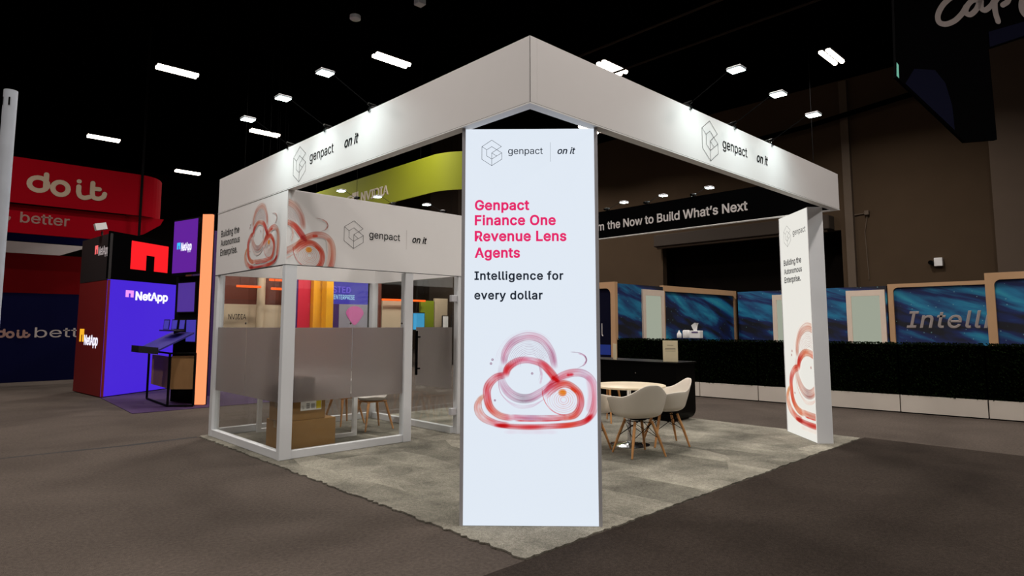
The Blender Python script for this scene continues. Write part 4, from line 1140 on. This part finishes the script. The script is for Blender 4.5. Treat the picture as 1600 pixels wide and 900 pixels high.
# ================================================================== CORNER TOWER WITH PURPLE SCREEN
tw = thing('screen_tower', 'corner tower with a glowing blue-violet front, red side and black top at the left', 'exhibition tower', (.6,13.3,0))
Bp, Ap, Cp = V(-.04,12.29,0), V(-.21,14.19,0), V(1.62,13.48,0); Dp = Ap+Cp-Bp
def quadwall(P, Q, z0, z1, tck, name, mat, par, inward):
    e = Q-P; n = V(e.y, -e.x, 0).normalized()
    if n.dot(inward) < 0: n = -n
    return MB().obox(P+V(0,0,z0), e, n*tck, V(0,0,z1-z0)).build(name, mat, par)
inw = (Dp-Bp)
quadwall(Bp, Cp, .02, 2.44, .006, 'front_screen', 'netapp_blue', tw, inw)
quadwall(Bp, Ap, .02, 2.42, .05, 'side_panel', 'tower_red', tw, inw)
quadwall(Bp, Cp, 2.45, 3.45, .05, 'top_panel', 'black_banner', tw, inw)
quadwall(Bp, Ap, 2.43, 3.40, .05, 'top_panel', 'tower_black', tw, inw)
MB().prism([Bp+inw*.03+V(0,0,0), Cp+(Ap-Cp)*.03, Dp-inw*.02, Ap+(Cp-Ap)*.03], (0,0,3.38)).build('core', 'black_matte', tw)
ef = (Cp-Bp).normalized(); nf = V(ef.y,-ef.x,0); nf = -nf if nf.dot(inw) > 0 else nf
F_T = Frame(tuple(Bp), tuple(ef), tuple(nf))
es_ = (Bp-Ap).normalized(); ns = V(es_.y,-es_.x,0); ns = -ns if ns.dot(inw) > 0 else ns
F_S = Frame(tuple(Ap), tuple(es_), tuple(ns))
def nmark(fr, u, v, w_, h_, mat, par, off=.004):
    pts = [(0,0),(0,1),(1,1),(1,0),(.62,0),(.62,.55),(.40,.55),(.40,0)]
    q = MB(); f = lambda a, b: fr.p(u+a*w_, v+b*h_, off)
    q.add([f(0,0),f(.4,0),f(.4,1),f(0,1)], [(0,1,2,3)]).add([f(.4,.55),f(.62,.55),f(.62,1),f(.4,1)], [(0,1,2,3)]).add([f(.62,0),f(1,0),f(1,1),f(.62,1)], [(0,1,2,3)])
    q.build('block_logo', mat, par)
WF = (Cp-Bp).length
nmark(F_T, .575, 2.70, 1.12, .62, 'netapp_red', tw)
nmark(F_T, .49, 2.085, .225, .15, 'netapp_pink', tw); text('NetApp', F_T, .77, 2.085-.045, .99, 'netapp_white', tw, bold=.035, height=.24)
WS = (Ap-Bp).length
nmark(F_S, .95, 3.02, .2, .19, 'netapp_rose', tw); text('NetApp', F_S, 1.19, 2.98, .66, 'netapp_side_white', tw, bold=.01, height=.24)
nmark(F_S, .25, 1.12, .32, .28, 'netapp_yellow', tw); text('NetApp', F_S, .60, 1.06, .92, 'netapp_white', tw, bold=.02, height=.28)

pc = MB().prism([(-.04,12.25,.001),(-.17,9.2,.001),(2.35,9.2,.001),(4.2,12.5,.001),(1.7,13.4,.001)], (0,0,.008)).build('purple_carpet', 'purple_carpet'); fix_normals(pc)
tag(pc, 'dark purple carpet under the demo desk and orange light column', 'carpet')
# orange light column with its sign box
oc = thing('light_column', 'tall glowing orange light column at the front of the purple carpet', 'light column', (.98,9.6,.01))
MB().obox(V(.93,9.65,.02), (.13,-.13,0), (.05,.05,0), (0,0,3.56)).build('light_strip', 'orange_light', oc)
MB().obox(V(.985,9.705,.01), (.13,-.13,0), (.025,.025,0), (0,0,3.6)).build('column_body', 'black_matte', oc)
sg = thing('sign_box', 'purple lit sign box with small lettering left of the orange column', 'sign', (.8,10.1,2.5))
SA, SB = V(.89,9.72,0), V(.69,10.55,0); se = (SB-SA); sn = V(-se.y, se.x, 0).normalized(); sn = sn if sn.x < 0 else -sn
MB().obox(SA+V(0,0,2.46), se, -sn*.12, (0,0,1.08)).build('case', 'black_matte', sg)
MB().obox(SA+se*.03+sn*.002+V(0,0,2.49), se*.94, sn*.01, (0,0,1.02)).build('lit_face', 'netapp_sign', sg)
F_G = Frame(tuple(SB), tuple(-se.normalized()), tuple(sn))
nmark(F_G, .165, 2.95, .12, .13, 'netapp_cyan', sg, .016); text('NetApp', F_G, .31, 2.92, .36, 'netapp_white', sg, bold=.03, height=.2, off=.016)
kw = thing('kiosk_wall', 'black demo wall with monitors under the purple sign box', 'display wall', (.9,10.3,0))
MB().obox(V(1.02,9.83,.01), V(-.21,.83,0)*1.0, (.12,.03,0), (0,0,2.42)).build('wall_panel', 'black_matte', kw)
for (f0, f1, z0, z1, mt) in ((.15,.85,1.72,2.32,'screen_purple'), (.05,.45,1.15,1.6,'screen_violet')):
    a = V(1.02,9.83,0)+V(-.21,.83,0)*f0
    mo = MB().obox(a+V(-.035,-.01,z0), V(-.21,.83,0)*(f1-f0), (.03,.008,0), (0,0,z1-z0)).build('monitor', 'device_dark', kw)
    MB().obox(a+V(-.038,-.011,z0+.02)+V(-.21,.83,0)*.02, V(-.21,.83,0)*(f1-f0-.04), (.002,.0005,0), (0,0,z1-z0-.04)).build('monitor_screen', mt, mo)
pp2 = thing('purple_panel_wall', 'dark violet display wall behind the orange column with a red neon line', 'display wall', (1.5,11.0,0))
MB().box((1.25,11.1,.01), (1.78,11.2,3.5)).build('wall_panel', 'purple_panel', pp2)
MB().tube([(1.450,10.6,1.130),(1.450,10.6,2.770),(1.380,10.6,2.770)], .014, 8).build('neon_tube', 'neon_red', pp2)
MB().box((1.430,10.63,.01), (1.470,10.68,2.820)).build('neon_post', 'black_matte', pp2)
# demo desk
dk = thing('demo_desk', 'demo desk on a black steel frame with a wooden front and tilted blue top', 'desk', (.6,10.2,.01))
P1, P2, P3_, P4 = V(.50,9.70,0), V(.56,11.3,0), V(.84,9.40,0), V(1.3,10.9,0)
fr_ = MB()
for q in (P1, P2, P3_): fr_.tube([q+V(0,0,.03), q+V(0,0,.98)], .022, 6)
for z in (.03, .97): fr_.tube([P1+V(0,0,z), P3_+V(0,0,z)], .018, 6).tube([P1+V(0,0,z), P2+V(0,0,z)], .018, 6)
fr_.build('steel_frame', 'black_matte', dk)
MB().obox(P1+V(.04,.06,.32), (P2-P1)*.9, (.02,0,0), (0,0,.58)).build('side_board', 'desk_wood', dk)
MB().obox(P1+V(.04,.04,.32), (P3_-P1)*.9+V(.3,-.3,0)*0, (.01,.02,0), (0,0,.6)).build('front_board', 'desk_wood', dk)
MB().obox(V(.22,9.62,.98), V(.05,1.5,0), V(.62,-.1,.34), (0,0,.03)).build('desktop', 'desk_blue', dk)
MB().obox(V(-.02,9.66,1.0), V(.0,.5,0), V(.3,-.05,-.04), (0,0,.12)).build('keyboard_tray', 'device_dark', dk)
for k, (x, y) in enumerate(((.66,10.3), (.72,10.05), (.6,10.6))):
    ph = thing('tablet', 'small upright device on the demo desk, %s' % ['middle one','nearest the orange column','nearest the blue-violet screen'][k], 'tablet', (x,y,1.40), 'small devices on the demo desk')
    MB().obox((x,y,1.40), (.08,-.075,0), (.008,.008,0), (.02,.02,.19)).build('case', 'device_dark', ph)
    MB().obox((x+.003,y-.012,1.41), (.068,-.064,0), (.001,.001,0), (.018,.018,.165)).build('display', 'screen_violet', ph)
pd_ = thing('device_shelf', 'dark shelf carrying the small upright devices', 'shelf', (.7,10.3,1.36))
MB().box((.60,9.95,1.365), (.80,10.85,1.395), .005).build('board', 'device_dark', pd_)

# ================================================================== LIME BANNER AND STAND BEHIND THE GLASS
XN = 8.31
nb = thing('hanging_banner', 'lime green round-cornered hanging banner with pale lettering behind the glass room', 'hanging banner', (XN,16,5.5))
path = [(XN,30),(XN,12.4)]+[(XN+1.5-1.5*math.cos(q), 12.4-1.5*math.sin(q)) for q in np.linspace(.12, PI/2, 12)]+[(14,10.9)]
MB().sheet(path, 5.51, 6.67, .04).build('banner_fabric', 'lime_fabric', nb, smooth=True)
FG = Frame((XN-.02,0,0), (0,-1,0), (-1,0,0))
text('NVIDIA', FG, -16.55, 5.83, 1.78, 'sign_cream', nb, bold=.035, height=.34)
MB().add([FG.p(u,v,.004) for u, v in [(-17.15,6.22),(-16.72,6.22),(-16.72,5.78),(-17.15,5.78)]], [(0,1,2,3)]).build('square_logo', 'sign_cream', nb)
brush(FG, [spline([(-17.15,6.12),(-17.45,6.1),(-17.62,5.98),(-17.42,5.86),(-17.15,5.84)], 8), spline([(-17.1,6.04),(-17.3,6.0),(-17.36,5.95),(-17.2,5.9),(-17.0,5.98)], 8)], .05, .006).build('eye_logo', 'sign_cream', nb)
for y in (13, 20): MB().tube([(XN,y,6.67),(XN,y,9.98)], .008, 6).build('hanging_wire', 'black_matte', nb)

def slab(x0, x1, z0, z1, y, t=.08): return MB().box((x0,y,z0), (x1,y+t,z1))
nw = thing('stand_backwall', 'brown-red stand wall with beige lower part seen through the left glass', 'exhibition wall', (4.5,16.4,0))
slab(2.7,5.55,2.12,4.2,16.5).build('upper_panel', 'brown_red_panel', nw)
lp = slab(2.7,5.55,.01,2.118,16.5).build('lower_panel', 'beige_panel', nw)
text('NVIDIA', Frame((0,16.5,0), (1,0,0), (0,-1,0)), 3.92, 1.66, .52, 'text_black', lp, bold=.004, height=.16)
for x, m_ in ((3.05,'beige_panel'),(4.75,'beige_panel')):
    MB().tube([(x,16.2,.01),(x,16.2,4.0)], .12, 16).build('round_column', m_, nw, smooth=True)
cw = thing('stand_colour_wall', 'row of purple, magenta and red stand panels seen through the front glass', 'exhibition wall', (6,16.2,0))
slab(5.6,5.92,.01,4,16.2).build('panel', 'purple_panel', cw); slab(5.93,6.35,.01,4,16.2).build('panel', 'magenta_panel', cw); slab(6.36,7.1,.01,4,16.35).build('panel', 'orange_red_panel', cw)
for k, (a, b, y, lb) in enumerate(((6.36,6.72,16.0,'wide yellow pillar seen through the front glass, left of the two'), (6.8,7.05,15.6,'narrower yellow pillar in front of the violet screen, right of the two'))):
    t = thing('yellow_pillar', lb, 'pillar', ((a+b)/2,y,0), 'yellow pillars of the far stand')
    MB().box((a*(y+2.96)/18.96-3.009*(1-(y+2.96)/18.96) if y != 16 else a, y, .01), (b*(y+2.96)/18.96-3.009*(1-(y+2.96)/18.96) if y != 16 else b, y+.3, 4.2)).build('shaft', 'yellow_panel', t)
    MB().box(((a+b)/2-.25,y-.05,0), ((a+b)/2+.25,y+.35,.01)).build('foot_plate', 'black_matte', t)
vs_ = thing('video_wall', 'violet video wall with bright wording seen through the front glass', 'screen', (7.6,16.3,0))
MB().box((6.6,16.45,2.2), (8.6,16.55,3.4)).build('screen', 'screen_violet', vs_)
MB().box((6.6,16.45,.01), (7.5,16.55,2.198)).build('lower_panel', 'purple_panel', vs_); g_ = MB().box((7.51,16.45,.01), (8.6,16.55,2.198)).build('lower_panel', 'grey_panel', vs_)
FV = Frame((0,16.45,0), (1,0,0), (0,-1,0))
text('TRUSTED', FV, 6.72, 2.58, 1.2, 'screen_outline', vs_, height=.22, bold=.01)
text('FOR THE ENTERPRISE', FV, 6.72, 2.36, 1.36, 'screen_text', vs_, height=.16, bold=.01)
hh = [(8.1+.34*math.sin(t)*(1 if math.cos(t) > 0 else 1+.55*math.cos(t)), 1.88+.26*math.cos(t)*(1 if math.cos(t) > 0 else 1.5)) for t in np.linspace(0, 2*PI, 40)[:-1]]
mb = MB(); mb.add([FV.p(8.1, 1.82, .01)]+[FV.p(u, v, .01) for u, v in hh], [(0, 1+k, 1+(k+1) % 39) for k in range(39)]); mb.build('heart_print', 'pink_print', g_)
for k, (a, b, z0, z1, m_, lb) in enumerate(((8.78,9.05,0,3.6,'brown_red_panel','brown-red stand panel seen just right of the back glass corner'), (9.1,10.1,0,2.35,'beige_panel','beige stand cabinet seen through the glass left of the room post'),
        (10.75,11.35,0,2.4,'green_panel','green stand panel seen through the open glass door'), (11.4,12.4,0,2.5,'beige_panel','beige stand panel behind the door glass'))):
    t = MB().box((a,16.3,.01), (b,16.4,z1)).build('display_wall', m_); tag(t, lb, 'exhibition panel', 'far stand panels seen through the glass')
for k, (a, b, z0, z1, m_, lb) in enumerate(((10.2,10.75,1.3,1.95,'screen_blue','small blue screen seen beside the door edge'), (11.55,11.85,1.3,1.85,'label_white','pale printed board seen through the door glass'), (11.98,12.5,1.3,1.9,'screen_blue','cyan screen at the hinge side of the door glass'))):
    t = thing('screen_stand', lb, 'screen', ((a+b)/2,16.05,0), 'small screens of the far stand')
    MB().box((a,16.03,z0), (b,16.08,z1), .01).build('housing', 'device_dark', t); MB().box((a+.03,16.022,z0+.03), (b-.03,16.0295,z1-.03)).build('display', m_, t)
    MB().box(((a+b)/2-.03,16.04,0.01), ((a+b)/2+.03,16.07,z0)).build('leg', 'device_dark', t); MB().box(((a+b)/2-.2,15.9,0), ((a+b)/2+.2,16.2,.01)).build('foot_plate', 'device_dark', t)
for k, (a, b, z, y, lb) in enumerate(((3.86,4.58,2.62,15.8,'orange glowing bar lamp seen through the left glass, left one'), (4.86,5.3,2.86,15.9,'orange glowing bar lamp seen through the left glass, upper right one'), (4.84,5.3,2.58,15.7,'orange glowing bar lamp seen through the left glass, lower right one'), (8.95,10.8,2.38,16.1,'long orange glowing bar lamp seen through the door glass'))):
    t = thing('bar_lamp', lb, 'lamp', ((a+b)/2,y,z), 'orange bar lamps of the far stand')
    MB().box((a,y-.03,z-.035), (b,y+.03,z+.035), .01).build('light_bar', 'bar_orange', t)
    for x in (a+.1, b-.1): MB().tube([(x,y,z+.035),(x,y,9.98)], .006, 6).build('hanging_wire', 'black_matte', t)
for k, (x, y, wv, lb) in enumerate(((4.2,14.6,60,'added black lamp bar, out of view, lighting the brown-red stand wall'), (6.9,14.4,70,'added black lamp bar, out of view, lighting the colour panels and yellow pillars'), (10.8,14.6,80,'added black lamp bar, out of view, lighting the green and beige stand panels'), (9,24,0,'added black lamp bar deeper in the far stand'))):
    if not wv: continue
    t = thing('added_lamp_bar', lb, 'lamp', (x,y,4.4), 'added black lamp bars over the far stand')  # added behind the fascia, out of view, to brighten the far stand
    MB().box((x-.5,y-.04,4.36), (x+.5,y+.04,4.44), .01).build('housing', 'black_matte', t)
    MB().box((x-.48,y-.03,4.352), (x+.48,y+.03,4.3585)).build('lens', 'window_glow', t)
    MB().tube([(x,y,4.44),(x,y,9.98)], .006, 6).build('hanging_wire', 'black_matte', t)
    area('lamp', (0,0,-.07), .95, .08, wv, WARM, (0,.75,-.66), parent=t)
print('objects', len(bpy.data.objects), 'tris', sum(len(m.polygons) for m in bpy.data.meshes))
